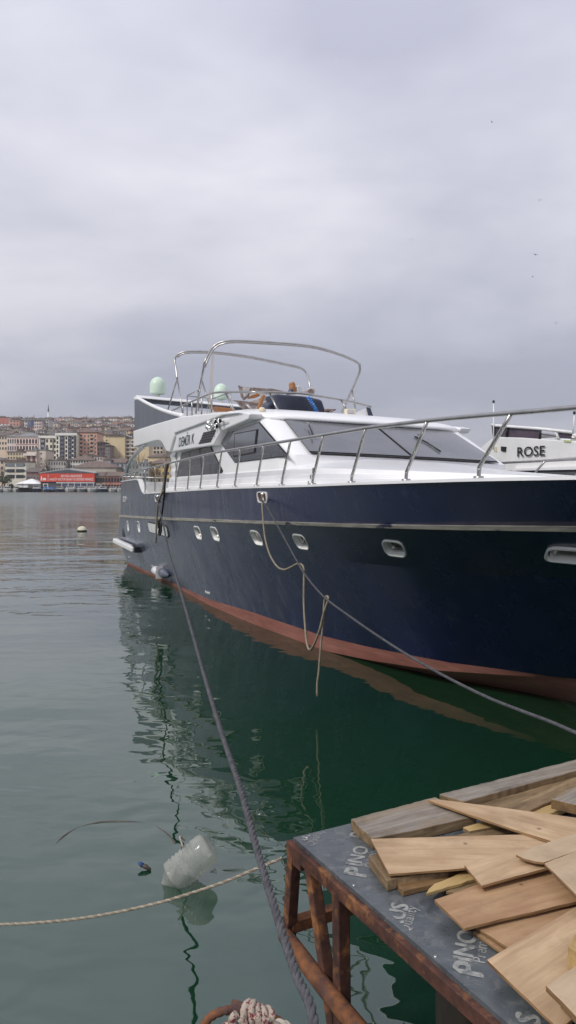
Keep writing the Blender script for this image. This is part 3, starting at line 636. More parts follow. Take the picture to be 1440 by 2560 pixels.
CURVE = {
 'deck': [(300,1205),(343,1199),(347,1203),(352,1222),(358,1235),(409,1232),(467,1228),(547,1223),(640,1220),(760,1217),(883,1212),(1012,1208),(1179,1203),(1412,1199),(1700,1194)],
 'rubtop': [(298,1287),(360,1291),(427,1294),(620,1301),(870,1309),(1120,1313),(1440,1315),(1700,1315)],
 'rub':  [(298,1293),(360,1297),(427,1301),(620,1309),(870,1319),(1120,1326),(1440,1331),(1700,1334)],
 'knuck':[(292,1338),(424,1345),(660,1380),(915,1409),(1120,1430),(1440,1447),(1700,1456)],
 'mid':  [(300,1375),(424,1410),(524,1440),(660,1470),(915,1530),(1120,1555),(1440,1580),(1700,1585)],
 'boot': [(318,1405),(441,1461),(524,1499),(620,1527),(811,1591),(920,1617),(1120,1656),(1209,1667),(1400,1694),(1700,1712)],
 'chine':[(318,1411),(441,1470),(524,1514),(620,1557),(811,1627),(920,1650),(1082,1675),(1281,1689),(1400,1695),(1700,1714)],
}
VPROF = {   # half beam at (u): table
 'deck': ([0,2,4,18,20,21.5,23,24,24.5],[2.5,2.58,2.6,2.6,2.5,2.25,1.6,0.85,0.10]),
 'rubtop':([0,2,4,14,16,18,20,21.5,23,24],[2.5,2.57,2.58,2.55,2.50,2.40,2.15,1.75,1.05,0.08]),
 'rub':  ([0,2,4,14,16,18,20,21.5,23,24],[2.5,2.57,2.58,2.54,2.48,2.38,2.12,1.70,1.00,0.07]),
 'knuck':([0,2,4,10,13,16,18,20,21.5,23.2],[2.46,2.50,2.50,2.42,2.31,2.08,1.80,1.36,0.92,0.06]),
 'mid':  ([0,2,4,10,13,16,18,20,22],[2.36,2.34,2.30,2.20,2.00,1.60,1.18,0.66,0.05]),
 'boot': ([0,2,4,6,9.3,11.6,14.4,15.4,16.7,17.4,18,19.2,20.5],[2.30,2.22,2.14,2.08,2.06,1.93,1.58,1.35,1.13,.80,.56,.24,.03]),
 'chine':([0,2,4,6,9.3,11.6,14.4,15.4,16.7,17.4,18,19.2,20.5],[2.27,2.19,2.11,2.05,2.03,1.88,1.52,1.28,1.06,.74,.51,.22,.02]),
}
USTART = {'deck': -0.04, 'rubtop': -0.25, 'rub': -0.3, 'knuck': -1.0, 'mid': -0.5, 'boot': -0.05, 'chine': -0.03}
ORDER = ['deck', 'rubtop', 'rub', 'knuck', 'mid', 'boot', 'chine']
CXY = {k: (np.array([p[0] for p in c]), np.array([p[1] for p in c])) for k, c in CURVE.items()}
def frame_u(c):                         # where the line leaves the picture
    u = 17.0
    while u < VPROF[c][0][-1] and px_of(u, float(np.interp(u, *VPROF[c])))[0] < 1460: u += .05
    return u
UX = {c: frame_u(c) for c in ORDER}
def hull_pt(c, s):
    us = USTART[c]; u = s if s >= 3 else us+s*(3-us)/3
    if s > 16: u = 16+(s-16)*(VPROF[c][0][-1]-16)/8.5
    def zat(uu):
        vv = float(np.interp(uu, *VPROF[c])); x, Y = px_of(uu, vv); return EYE-(float(np.interp(x, *CXY[c]))-HORIZON)*Y/FPX
    v = float(np.interp(u, *VPROF[c])); ux = UX[c]
    if u > ux:            # beyond the frame: carry the line on to the stem
        za, zb = zat(ux-.4), zat(ux); k = (u-ux)/max(.1, VPROF[c][0][-1]-ux)
        z = zb+(zb-za)/.4*(u-ux)*.5+{'deck': .12, 'rubtop': .14, 'rub': .14, 'knuck': .25, 'mid': .3, 'boot': .3, 'chine': .3}[c]*k*k
    else: z = zat(u)
    return u, v, z
def keel_z(u): return float(np.interp(u, [-1, 0, 12, 15, 17.8, 18.5, 19.5, 20.5], [-.35, -.4, -.75, -.55, -.005, .10, .34, .72]))
SS = [0, .15, .4, .8, 1.3, 1.8, 2.3, 2.6, 2.9, 3.2, 3.5, 3.8, 4.1, 4.4, 4.7, 5, 5.5]+[6+.5*i for i in range(0, 38)]
SS = sorted(set([s for s in SS if s <= 24.5]+[24.5]))
SEC = [[hull_pt(c, s) for c in ORDER] for s in SS]
def hull_v(u, z):
    i = min(range(len(SEC)), key=lambda k: abs(SEC[k][2][0]-u)); i = max(1, min(len(SEC)-2, i))
    def at_sec(sec):
        zs = [p[2] for p in sec][::-1]; vs_ = [p[1] for p in sec][::-1]; return float(np.interp(z, zs, vs_))
    a, b = (i-1, i) if SEC[i][2][0] > u else (i, i+1)
    ua, ub = SEC[a][2][0], SEC[b][2][0]; k = 0 if ub == ua else (u-ua)/(ub-ua)
    return at_sec(SEC[a])*(1-k)+at_sec(SEC[b])*k

yacht = empty('motor_yacht', YO, -YA)
tag(yacht, 'large navy blue motor yacht with white superstructure and red boot stripe moored in front', 'yacht')
def lp(u, v, z): return Vector((u, -v, z))
def stadium(w, h, n=8, sx=1.0, sy=1.0):
    r = min(w, h)/2*0.74; pts = []
    for cx, cy, a0 in ((w/2-r, h/2-r, 0), (-w/2+r, h/2-r, 90), (-w/2+r, -h/2+r, 180), (w/2-r, -h/2+r, 270)):
        for k in range(n+1):
            a = R(a0+90*k/n); pts.append((sx*(cx+r*math.cos(a)), sy*(cy+r*math.sin(a))))
    return pts
def hull_frame(u, z, sgn=1):           # point, forward, up, outward on the hull skin
    v = hull_v(u, z); du = Vector((0.2, -sgn*(hull_v(u+.1, z)-hull_v(u-.1, z)), 0)).normalized()
    dz = Vector((0, -sgn*(hull_v(u, z+.04)-hull_v(u, z-.04)), 0.08)).normalized()
    n = du.cross(dz)
    if n.y*(-sgn) < 0: n = -n
    dz = n.cross(du); dz = dz if dz.z > 0 else -dz
    return lp(u, sgn*v, z), du, dz, n
def px_hull(x, y):                     # photo position on the starboard hull side
    v = 2.5
    for _ in range(12):
        p = S(x, y, v); v = hull_v(p.x, p.z)
    return S(x, y, v)
PORTS = [(320, 1315, .36, .30), (347, 1317, .36, .30), (495, 1332, .43, .27), (538, 1335, .43, .275), (642, 1345, .40, .275), (752, 1355, .39, .275), (985, 1372, .40, .285), (1420, 1391, .44, .225)]
PORTS = [(*(lambda q: (q.x, q.z))(px_hull(x, y)), w, h) for x, y, w, h in PORTS]
from mathutils.geometry import delaunay_2d_cdt
def slant(u): return float(np.interp(u, [9, 13, 17, 20], [0, .25, .62, .7]))
def pierced_strake():                  # the strake between rub rail and knuckle, with the porthole openings cut in it
    def st(P):
        s_ = P.x; t = .5
        for _ in range(8):
            A = hull_pt('rub', s_); B = hull_pt('knuck', s_); t = (A[2]-P.z)/(A[2]-B[2]); s_ += P.x-(A[0]+t*(B[0]-A[0]))
        return s_, t
    holes = []
    for u, z, w, h in PORTS:
        o, X, Y, N = hull_frame(u, z); holes.append([st(o+X*(a+slant(u)*b)+Y*b) for a, b in stadium(w, h, 5)])
    V = []; E = []
    for t in (0, 1):
        k0 = len(V); V += [Vector((s_, t*.6)) for s_ in SS]; E += [(k0+i, k0+i+1) for i in range(len(SS)-1)]
    for hp in holes:
        k0 = len(V); V += [Vector((a, b*.6)) for a, b in hp]; E += [(k0+i, k0+(i+1) % len(hp)) for i in range(len(hp))]
    vo, eo, fo, *_ = delaunay_2d_cdt(V, E, [], 0, 1e-5)
    def inside(p, poly):
        c = False
        for i in range(len(poly)):
            (x1, y1), (x2, y2) = poly[i-1], poly[i]
            if (y1 > p[1]) != (y2 > p[1]) and p[0] < (x2-x1)*(p[1]-y1)/(y2-y1)+x1: c = not c
        return c
    faces = []
    for f in fo:
        c = sum((vo[i] for i in f), Vector((0, 0)))/len(f); c = (c.x, c.y/.6)
        if not any(inside(c, hp) for hp in holes): faces.append(list(f))
    pts = []
    for q in vo:
        A = Vector(hull_pt('rub', q.x)); B = Vector(hull_pt('knuck', q.x)); pts.append(A.lerp(B, q.y/.6))
    return pts, faces
STRAKE = pierced_strake()
def hull():
    h = MB()
    for sgn in (1, -1):
        rows = []
        for sec in SEC:
            pts = [lp(u, sgn*v, z) for u, v, z in sec]
            # finer section: curved between knuckle, mid and boot top
            uc, vc, zc = sec[-1]; pts.append(lp(uc, sgn*vc*0.5, (zc+keel_z(uc))/2-0.01)); pts.append(lp(uc, 0, keel_z(uc)))
            rows.append(pts)
        h.grid([r_[:3] for r_ in rows], smooth=True); h.grid([r_[3:] for r_ in rows], smooth=True, mfun=lambda i, k: 1 if k >= 2 else 0)
        h.add([lp(p[0], sgn*p[1], p[2]) for p in STRAKE[0]], STRAKE[1], 0, True)
    st = [lp(u, v, z) for u, v, z in SEC[0]]; po = [lp(u, -v, z) for u, v, z in SEC[0]]
    h.grid([st+[lp(0, 0, keel_z(0))], po+[lp(0, 0, keel_z(0))]], smooth=False, mfun=lambda i, k: 1 if k >= 4 else 0)
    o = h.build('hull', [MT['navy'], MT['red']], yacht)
    bm = bmesh.new(); bm.from_mesh(o.data); bmesh.ops.remove_doubles(bm, verts=bm.verts, dist=.0008); bmesh.ops.recalc_face_normals(bm, faces=bm.faces); bm.to_mesh(o.data); bm.free()
    o.data.polygons.foreach_set('use_smooth', [True]*len(o.data.polygons))
    e = o.modifiers.new('edge', 'EDGE_SPLIT'); e.split_angle = R(9); 
    # deck
    d = MB(); rows = []
    for sec in SEC:
        u, v, z = sec[0]
        if u < 4.2: z = 2.30
        rows.append([lp(u, v-0.03, z-0.02), lp(u, 0, z+0.0), lp(u, -v+0.03, z-0.02)])
    d.grid(rows); d.build('deck', MT['gel2'], yacht)
    # bulwark lining and capping: white
    for sgn in (1, -1):
        c = MB(); lin = []
        capp = [lp(u, sgn*(v-0.02), z+0.012) for (u, v, z) in [hull_pt('deck', s) for s in SS]]
        for i, p in enumerate(capp[:-1]):
            q = capp[i+1]; n = Vector((0, -sgn, 0))
            a = [p+n*0.035-Vector((0, 0, .014)), p+n*0.035+Vector((0, 0, .014)), p-n*0.10+Vector((0, 0, .014)), p-n*0.10-Vector((0, 0, .014))]
            b = [q+n*0.035-Vector((0, 0, .014)), q+n*0.035+Vector((0, 0, .014)), q-n*0.10+Vector((0, 0, .014)), q-n*0.10-Vector((0, 0, .014))]
            c.add(a+b, [(0, 1, 5, 4), (1, 2, 6, 5), (2, 3, 7, 6), (3, 0, 4, 7)])
        c.build('bulwark_cap', MT['gel'], yacht)
        l = MB(); rows = []
        for s in SS:
            u, v, z = hull_pt('deck', s)
            if u < 5.4: rows.append([lp(u, sgn*(v-0.11), z), lp(u, sgn*(v-0.13), 2.29)])
        l.grid(rows); l.build('bulwark_lining', MT['gel2'], yacht)
        if sgn == 1:
            l = MB(); l.box((.16, 0, 2.49), (.10, 4.7, .44)); l.build('transom_lining', MT['gel2'], yacht)
        # rubbing strake
        r = MB(); rows = []
        for s in SS:
            a = hull_pt('rubtop', s); b = hull_pt('rub', s)
            dz = 0.008*math.sin(s*9)+0.006*math.sin(s*23)
            rows.append([lp(a[0], sgn*a[1], a[2]), lp(a[0], sgn*(a[1]+0.03), a[2]-0.006+dz*0.4), lp(b[0], sgn*(b[1]+0.03), b[2]+0.006), lp(b[0], sgn*b[1], b[2])])
        r.grid(rows, smooth=False); r.build('rub_rail', MT['rub'], yacht)
hull()

def ring(mb, o, X, Y, N, outer, inner, do, di, mi, db=None):
    a = [o+X*p[0]+Y*p[1]+N*do for p in outer]; b = [o+X*p[0]+Y*p[1]+N*di for p in inner]; n = len(a)
    mb.add(a+b, [(i, (i+1) % n, n+(i+1) % n, n+i) for i in range(n)], mi, True)
    if db is not None:
        c = [o+X*p[0]+Y*p[1]+N*db for p in outer]
        mb.add(a+c, [(i, (i+1) % n, n+(i+1) % n, n+i) for i in range(n)], mi, True)
def porthole(u, z, w, h, parent=None, sgn=1):
    o, X, Y, N = hull_frame(u, z, sgn); Y = Y+X*slant(u)
    f = MB(); s0 = stadium(w*1.05, h*1.10); s1 = stadium(w*.97, h*.95); s2 = stadium(w*.90, h*.86); s3 = stadium(w*0.82, h*0.74)
    ring(f, o, X, Y, N, s0, s1, 0.006, 0.010, 0, db=-.02); ring(f, o, X, Y, N, s1, s2, 0.010, -0.055, 0)
    fo = f.build('porthole', MT['portwhite'], yacht)
    g = MB(); s4 = stadium(w*0.76, h*0.66)
    ring(g, o, X, Y, N, s2, s3, -0.055, -0.062, 0); ring(g, o, X, Y, N, s3, s4, -0.062, -0.095, 0)
    g.build('rim', MT['steel'], fo)
    p = MB(); pts = [o+X*a+Y*b-N*0.094 for a, b in s4]; p.add(pts, [list(range(len(pts)))]); p.build('pane', MT['port_glass'], fo)
for u, z, w, h in PORTS:
    porthole(u, z, w, h); porthole(u, z, w, h, sgn=-1)
def hull_details():
    # plate over a porthole
    p = px_hull(395, 1323); o, X, Y, N = hull_frame(p.x, p.z)
    f = MB(); s = stadium(2.2, 0.25, 4); a = [(q[0], q[1]) for q in s]
    f.prism([o+X*q[0]+Y*q[1]-N*0.01 for q in a], N*0.03); g = f.build('blanking_plate', MT['gel2'], yacht)
    k = MB(); s0 = stadium(2.32, 0.30, 4); ring(k, o, X, Y, N, s0, s, 0.012, 0.014, 0, db=-0.02); k.build('gasket', MT['rubber'], g)
    # fairleads
    for x, y, w, h, rust in ((657, 1243, .44, .17, True), (395, 1246, .62, .17, False), (312, 1248, .7, .16, True)):
        p = px_hull(x, y); o, X, Y, N = hull_frame(p.x, p.z)
        f = MB(); s1 = stadium(w, h, 3); s2 = stadium(w*.84, h*.82, 3)
        ring(f, o, X, Y, N, s1, s2, 0.02, 0.02, 0, db=-0.02); ring(f, o, X, Y, N, s2, s2, 0.02, 0.003, 0)
        fo = f.build('fairlead', MT['gel2'], yacht)
        b = MB(); pts = [o+X*q[0]+Y*q[1]+N*0.004 for q in s2]; b.add(pts, [list(range(len(pts)))]); b.build('recess', MT['rust2'] if rust else MT['black'], fo)
        r = MB(); r.lathe([(-h*.40, .001), (-h*.40, .04), (-h*.2, .025), (h*.2, .025), (h*.40, .04), (h*.40, .001)], o+X*w*.18+N*0.02, Y, 10); r.build('roller', MT['chrome'], fo)
    # white platform bracket at the stern quarter
    a = S(289, 1361, 2.55); b = S(333, 1361, 2.60)
    m = MB(); m.box(((a.x+b.x)/2, -2.56, 0.71), (b.x-a.x, 0.18, 0.16)); bevel(m.build('platform_bracket', MT['gel2'], yacht), 0.04, 3)
    m = MB(); m.box((b.x-.2, -2.48, 0.71), (.7, 0.22, 0.16)); m.build('bracket_backing', MT['black'], yacht)
    m = MB(); m.box((-0.62, 0, 0.66), (0.9, 4.6, 0.09)); m.build('swim_platform', MT['gel2'], yacht)
    # exhaust outlet
    p = px_hull(411, 1431); c = lp(p.x, hull_v(p.x, .25)+0.13, p.z)
    m = MB(); m.lathe([(-.02, .12), (0, .12), (.4, .125), (.6, .12), (.67, .09), (.69, .001)], c, (-1, 0, 0), 20); eo = m.build('exhaust_outlet', MT['gel'], yacht)
    m = MB(); m.box(c+Vector((0, .03, 0.0)), (.05, .27, .32)); m.build('flange', MT['gel2'], eo)
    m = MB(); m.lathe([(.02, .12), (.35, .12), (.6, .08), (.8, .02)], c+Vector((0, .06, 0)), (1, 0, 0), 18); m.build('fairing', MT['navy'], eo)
    # small drains near the waterline
    for x, y in ((515, 1480), (519, 1482), (523, 1483), (381, 1415), (385, 1418), (323, 1393)):
        p = px_hull(x, y); o, X, Y, N = hull_frame(p.x, p.z); m = MB(); m.lathe([(-.01, .03), (.012, .03), (.012, .015), (.0, .015)], o, N, 8); m.build('drain', MT['gel'], yacht)
    p = px_hull(301, 1340); o, X, Y, N = hull_frame(0.3, 1.05); m = MB(); m.box(o, (.45, .03, .26)); m.build('vent_slot', MT['black'], yacht)
hull_details()

# ---- deckhouse
def house():
    # moulded lower side: four lapped steps, from aft bulkhead to the windscreen corner, both sides
    ZT = lambda u: float(np.interp(u, [5, 14.5], [2.80, 2.86]))
    def plan(z, k=0):
        uf = 14.32-(max(z, 3.08)-3.08)*2.12
        pts = [(5.9, 2.1)]+[(uf-.55, 2.1), (uf-.30, 2.085), (uf-.12, 2.03), (uf-.02, 1.93), (uf+.03, 1.80)]
        pts += [(uf+.03+.12*(1-(v/1.8)**2), v) for v in (1.2, .6, 0)]
        pts += [(u, -v) for u, v in pts[::-1][1:]]
        return pts
    b = MB(); rows = []
    for z in (2.3, 2.7, 3.08, 3.25, 3.42, 3.6, 3.78):
        pl = plan(z); rows.append([lp(u, v, z) for u, v in pl]+[lp(pl[0][0], pl[0][1], z)])
    b.grid(rows, smooth=True)
    o = b.build('deckhouse', MT['gel'], yacht); e = o.modifiers.new('edge', 'EDGE_SPLIT'); e.split_angle = R(40)
    for sgn in (1, -1):
        for i in range(3):
            m = MB(); rows = []
            for u in [5.75+.25*j for j in range(0, 40)]:
                if u > 15.3: break
                zd = float(np.interp(u, [4, 8, 12, 16], [2.36, 2.44, 2.53, 2.59])); zt = ZT(u); st = (zt-zd)/3
                w = 2.12+0.035*(3-i)-(max(0, u-13.6)*0.03)
                w -= 0.02*math.sin(i) if u < 6.6 else 0
                z0, z1 = zd+st*i, zd+st*(i+1)
                rows.append([lp(u, sgn*w, z0-0.01), lp(u, sgn*(w-0.004), z1-0.02), lp(u, sgn*(w-0.045), z1+0.004), lp(u, sgn*2.0, z1+0.004)])
            m.grid(rows, smooth=False); m.grid([[rows[0][0], rows[0][1]], [rows[0][3], rows[0][2]]]); m.build('side_moulding', MT['gel'], yacht)
        # fluted corner at the aft end
        m = MB(); rows = []
        for j in range(37):
            z = 2.42+j*(3.44-2.42)/36; bul = 0.03*abs(math.sin(j/36*math.pi*5))
            rows.append([lp(5.88-bul, sgn*1.7, z), lp(5.86-bul, sgn*2.1, z), lp(5.98, sgn*(2.13+bul), z), lp(6.42, sgn*(2.11+bul*.8), z)])
        m.grid(rows); m.build('fluted_corner', MT['gel'], yacht)
    # coachroof forward of the windscreen
    t = MB(); rows = []
    ST = [(14.0, 2.13, 2.60, 2.86, 3.12), (14.6, 2.13, 2.60, 2.86, 3.05), (15.4, 2.09, 2.61, 2.845, 2.95), (16.5, 1.98, 2.62, 2.81, 2.87), (17.6, 1.80, 2.63, 2.765, 2.80), (18.8, 1.52, 2.64, 2.72, 2.74), (20, 1.15, 2.65, 2.68, 2.69), (21.2, .6, 2.655, 2.662, 2.665)]
    for u, w, z0, ze, zc in ST:
        zl = [z0-.02, z0+(ze-z0)*.33, z0+(ze-z0)*.36, z0+(ze-z0)*.66, z0+(ze-z0)*.69, ze]; wl = [w+.06, w+.055, w+.02, w+.015, w-.02, w-.03]
        half = [lp(u, a, z) for a, z in zip(wl, zl)]+[lp(u, w*.90, ze+(zc-ze)*.22), lp(u, w*.75, ze+(zc-ze)*.55), lp(u, w*.4, ze+(zc-ze)*.92), lp(u, 0, zc)]
        rows.append(half+[Vector((p.x, -p.y, p.z)) for p in half[::-1][1:]])
    t.grid(rows); o = t.build('coachroof', MT['gel'], yacht); e = o.modifiers.new('edge', 'EDGE_SPLIT'); e.split_angle = R(30)
house()

def glazing():
    def pane(name, poly, nrm, th, mat, parent=yacht):
        m = MB(); m.prism([Vector(p) for p in poly], Vector(nrm)*th); return m.build(name, mat, parent)
    def shrink(poly, k):
        c = sum((Vector(p) for p in poly), Vector())/len(poly); return [c+(Vector(p)-c)*k for p in poly]
    for sgn in (1, -1):
        f = lambda p: Vector((p.x-(.45 if sgn < 0 and p.x > 12.5 else 0), p.y*sgn, p.z))
        n = Vector((0, -sgn, 0))
        # aft side window, three panes
        poly = [f(S(x, y, 2.1)) for x, y in ((455, 1132), (528, 1115), (558, 1177), (550, 1192), (440, 1198))]
        w = pane('side_window', poly, n, 0.012, MT['rubber'])
        a, b, c, d, e = [p+n*0.013 for p in poly]
        top = lambda t: a.lerp(b, t); bot = lambda t: e.lerp(d, t)
        for i, (t0, t1) in enumerate(((.02, .33), (.35, .66), (.68, .985))):
            q = [top(t0), top(t1), bot(t1), bot(t0)]
            if i == 2: q = [top(t0), top(t1), c.lerp(a, .02), bot(t1), bot(t0)]
            q = [p+Vector((0, 0, -.015 if j < 2 else .02)) for j, p in enumerate(q)]
            pane('pane', q, n, 0.006, MT['glass_dark'], w)
        # forward side window with a sliding pane
        poly = [f(S(x, y, 2.1)) for x, y in ((543, 1093), (650, 1055), (723, 1140), (588, 1157))]
        w = pane('side_window', poly, n, 0.012, MT['rubber'])
        pane('pane', [p+n*.013 for p in shrink(poly, .965)], n, .006, MT['glass_dark'], w)
        sl = [f(S(x, y, 2.1))+n*.02 for x, y in ((590, 1084), (648, 1073), (641, 1132), (587, 1142))]
        s = pane('slider_frame', sl, n, .012, MT['rubber'], w)
        pane('slider_pane', [p+n*.013 for p in shrink(sl, .93)], n, .006, MT['glass_dark'], s) if False else None
        g = MB(); g.prism([p+n*.0125 for p in shrink(sl, .92)], n*.005); g.build('slider_pane', MT['glass_dark'], w)
    # raked windscreen: two panes and a centre bar
    def wsp(k, v):                    # k 0 bottom .. 1 top
        uf = 14.36-k*1.40; half = 1.77-.09*k
        return lp(uf+.12*(1-(v/1.8)**2), max(-half, min(half, v)), 3.10+k*.645+.004)
    nrm = Vector((.42, 0, .91)).normalized()
    for v0, v1 in ((1.80, 0.03), (-0.03, -1.80)):
        m = MB(); rows = []
        for k in (0.02, .5, .97):
            rows.append([wsp(k, v0+(v1-v0)*j/10)+nrm*.022 for j in range(11)])
        m.grid(rows); m.build('windscreen_pane', MT['glass_ws'], yacht)
        m = MB(); rows = []
        for k in (-.015, .5, 1.0):
            rows.append([wsp(k, (v0+(.02 if v0 > 0 else .03))+(v1-v0-.05*(1 if v0 > 0 else 1))*j/10)+nrm*.012 for j in range(11)])
        m.grid(rows); m.build('windscreen_gasket', MT['rubber'], yacht)
    m = MB(); m.tube([wsp(k, 0)+nrm*.026 for k in (0, .5, 1)], .014, 6); m.build('windscreen_bar', MT['rubber'], yacht)
    # wipers
    for pts in (((772, 1066), (778, 1080), (783, 1096)), ((1036, 1084), (1066, 1098), (1100, 1120))):
        P = []
        for x, y in pts:
            best = None
            for kk in range(101):
                k = kk/100; p = T(x, y, 14.36-k*1.40+.08)
                dz = abs(p.z-(3.10+k*.645+.03))
                if best is None or dz < best[0]: best = (dz, p)
            P.append(best[1]+nrm*.03)
        m = MB(); m.tube(P, .014, 6); w = m.build('wiper', MT['black'], yacht)
        m = MB(); m.tube([P[0], P[0].lerp(P[1], .5)+Vector((-.10, 0.03, .09)), P[1]+Vector((-.35, .02, .17))], .009, 5); m.build('arm', MT['steel'], w)
glazing()

def upper():
    # wing panels of the flybridge
    wing = [(1.26, 4.31), (4.5, 4.27), (7.89, 4.2), (9.8, 4.09), (11.39, 3.99), (12.6, 3.88), (12.85, 3.83), (12.75, 3.75), (11.03, 3.66), (10.47, 3.41), (8.36, 3.43), (6.5, 3.44), (6.2, 3.47), (5.75, 3.68), (5.49, 3.76), (5.1, 3.80), (4.4, 3.815), (1.26, 3.80)]
    raised = [(1.26, 4.31), (4.5, 4.27), (7.89, 4.2), (9.8, 4.09), (11.39, 3.99), (12.5, 3.885), (11.3, 3.93), (7.12, 3.86), (7.10, 3.78), (6.62, 3.45), (6.5, 3.44), (6.2, 3.47), (5.75, 3.68), (5.49, 3.76), (5.1, 3.80), (4.4, 3.815), (1.26, 3.80)]
    for sgn in (1, -1):
        m = MB(); m.prism([lp(u, sgn*2.02, z) for u, z in wing], (0, -sgn*.24, 0)); o = m.build('flybridge_side', MT['gel'], yacht); bevel(o, .02, 2)
        m = MB(); m.prism([lp(u, sgn*2.255, z) for u, z in raised], (0, -sgn*.065, 0)); r = m.build('raised_panel', MT['gel'], o); bevel(r, .025, 3)
        # louvres
        for (x0, y0), (x1, y1) in (((507.6, 1084), (539, 1077)), ((505, 1090), (536, 1083.5)), ((503, 1096), (533, 1090)), ((500, 1102), (530.5, 1096.5)), ((497, 1108), (527.5, 1102.5))):
            a, b = S(x0, y0, 2.262), S(x1, y1, 2.262); a.y *= sgn; b.y *= sgn
            m = MB(); dz = Vector((0, 0, .021)); m.prism([a-dz, b-dz, b+dz+Vector((.03, 0, 0)), a+dz+Vector((.03, 0, 0))], (0, -sgn*.006, 0)); m.build('louvre', MT['black'], o)
        # grey aft fin with a white cap
        fin = [S(x, y, 2.2) for x, y in ((336, 1000), (345, 999), (365, 1010), (390, 1022), (420, 1033), (456, 1042), (456, 1046), (337, 1078))]
        fin = [Vector((p.x, p.y*sgn, p.z)) for p in fin]
        m = MB(); m.prism(fin, (0, sgn*.10, 0)); fo = m.build('aft_fin', MT['greypanel'], yacht)
        m = MB(); m.tube([p+Vector((0, sgn*.04, .02)) for p in spline([fin[i] for i in (0, 1, 2, 3, 4, 5)], 5)], .055, 8); m.build('fin_cap', MT['gel'], fo)
        # curved stainless support under the overhang
        pts = [S(x, y, 2.25) for x, y in ((317, 1185), (320, 1168), (330, 1147), (347, 1127), (364, 1113))]
        m = MB(); m.tube(spline([Vector((p.x, p.y*sgn, p.z)) for p in pts], 6), .06, 10); m.build('overhang_support', MT['chrome'], yacht)
    # floor of the flybridge
    m = MB(); m.box((6.0, 0, 3.86), (9.4, 4.1, .08)); m.build('flybridge_floor', MT['gel'], yacht)
    # brow / roof over the windscreen
    out = [(10.6, 2.27), (11.6, 2.26), (12.3, 2.2), (12.65, 2.1), (12.9, 1.9), (13.03, 1.7), (13.13, 1.3), (13.2, .7), (13.23, 0)]
    out = out+[(u, -v) for u, v in out[::-1][1:]]
    b = MB(); rows = []
    def zc(u): return (13.2-u)
    for k, (sc, dz, base) in enumerate(((.97, 0, 3.735), (1.0, 0, 3.745), (1.0, .05, 3.785), (.985, .05, 3.82), (.95, .06, 3.85), (.86, .08, 3.885), (.70, .09, 3.92), (0.3, .09, 3.95))):
        rows.append([lp(10.6+(u-10.6)*sc, v*(sc if k else .97), base+(zc(10.6+(u-10.6)*sc)*dz if k > 1 else 0)) for u, v in out])
    b.grid(rows); b.build('roof_brow', MT['gel'], yacht)
    # beam across the aft end carrying the domes
    a, c = T(341, 995, .8), T(576, 1019, .8)
    m = MB(); m.prism([Vector((.55, a.y-.05, a.z-.03)), Vector((1.15, a.y-.05, a.z-.03)), Vector((1.1, a.y-.05, a.z+.06)), Vector((.6, a.y-.05, a.z+.06))], Vector((0, c.y-a.y+.8, c.z-a.z+.0)))
    bevel(m.build('aft_beam', MT['gel'], yacht), .02, 2)
    m = MB(); m.prism([Vector((.7, a.y, a.z-.05)), Vector((1.0, a.y, a.z-.05)), Vector((1.0, a.y, a.z-.13)), Vector((.7, a.y, a.z-.13))], Vector((0, c.y-a.y+.6, c.z-a.z))); m.build('beam_soffit', MT['greypanel'], yacht)
    # aft bulkhead of the flybridge, pale grey
    m = MB(); m.box((3.2, 0, 4.35), (.06, 4.1, .9)); m.build('flybridge_bulkhead', MT['gel2'], yacht)
    for x, y, w in ((394.5, 992, 40), (553, 1004, 36)):
        p = T(x, y, .8); Y = (YO+UU*p.x-VV*p.y).y; r = w/2*Y/FPX
        m = MB(); h = r*2.15
        m.lathe([(0, .001), (0, r*.9), (.02, r*.97), (h*.10, r), (h*.5, r*.99), (h*.68, r*.92), (h*.82, r*.75), (h*.93, r*.48), (h*.985, r*.2), (h, .001)], p+Vector((0, 0, .09)), (0, 0, 1), 24)
        d = m.build('satellite_dome', MT['dome'], yacht)
        m = MB(); m.lathe([(-.06, .07), (.10, .07), (.10, .001)], p, (0, 0, 1), 10); m.build('dome_foot', MT['gel2'], d)
    # awning hoops
    def hoop(star, top, port, u0, u1):
        pts = [S(x, y, 1.8) for x, y in star]
        n = len(top)
        for i, (x, y) in enumerate(top): pts.append(T(x, y, u0+(u1-u0)*i/(n-1)))
        pts += [S(x, y, -1.8) for x, y in port]
        return spline(pts, 6)
    h1 = hoop([(490, 1033), (497, 990), (503, 953), (509, 922), (513, 903)], [(533, 867), (567, 853), (640, 854), (760, 863), (827, 878), (887, 902)], [(900, 920), (892, 948), (870, 997), (855, 1030)], 8.0, 8.85)
    h2 = hoop([(443, 947), (440, 920), (437, 900)], [(447, 885), (470, 879), (530, 880), (613, 890), (713, 910), (752, 920)], [(767, 935), (773, 955), (776, 972)], 4.95, 5.55)
    for h, n in ((h1, 1), (h2, 2)):
        m = MB(); m.tube(h, .026, 8); o = m.build('awning_hoop', MT['steel'], yacht)
        k = len(h); m = MB(); m.tube([p+Vector((.12, 0, -.06)) for p in h[k//4:-k//4]], .022, 6); m.build('awning_bar', MT['steel'], o)
    legs = [((443, 947), (418, 1031), 1.8), ((443, 947), (458, 1041), 1.8), ((505, 953), (522, 1006), 1.8), ((776, 970), (782, 1010), -1.8), ((880, 975), (888, 1022), -1.8)]
    for p0, p1, v in legs:
        m = MB(); m.tube([S(*p0, v), S(*p1, v)], .02, 6); m.build('hoop_leg', MT['steel'], yacht)
    # flybridge rail
    def vrail(x): return float(np.interp(x, [415, 573, 640, 760, 927], [2.1, 1.9, 1.7, 0.3, -1.7]))
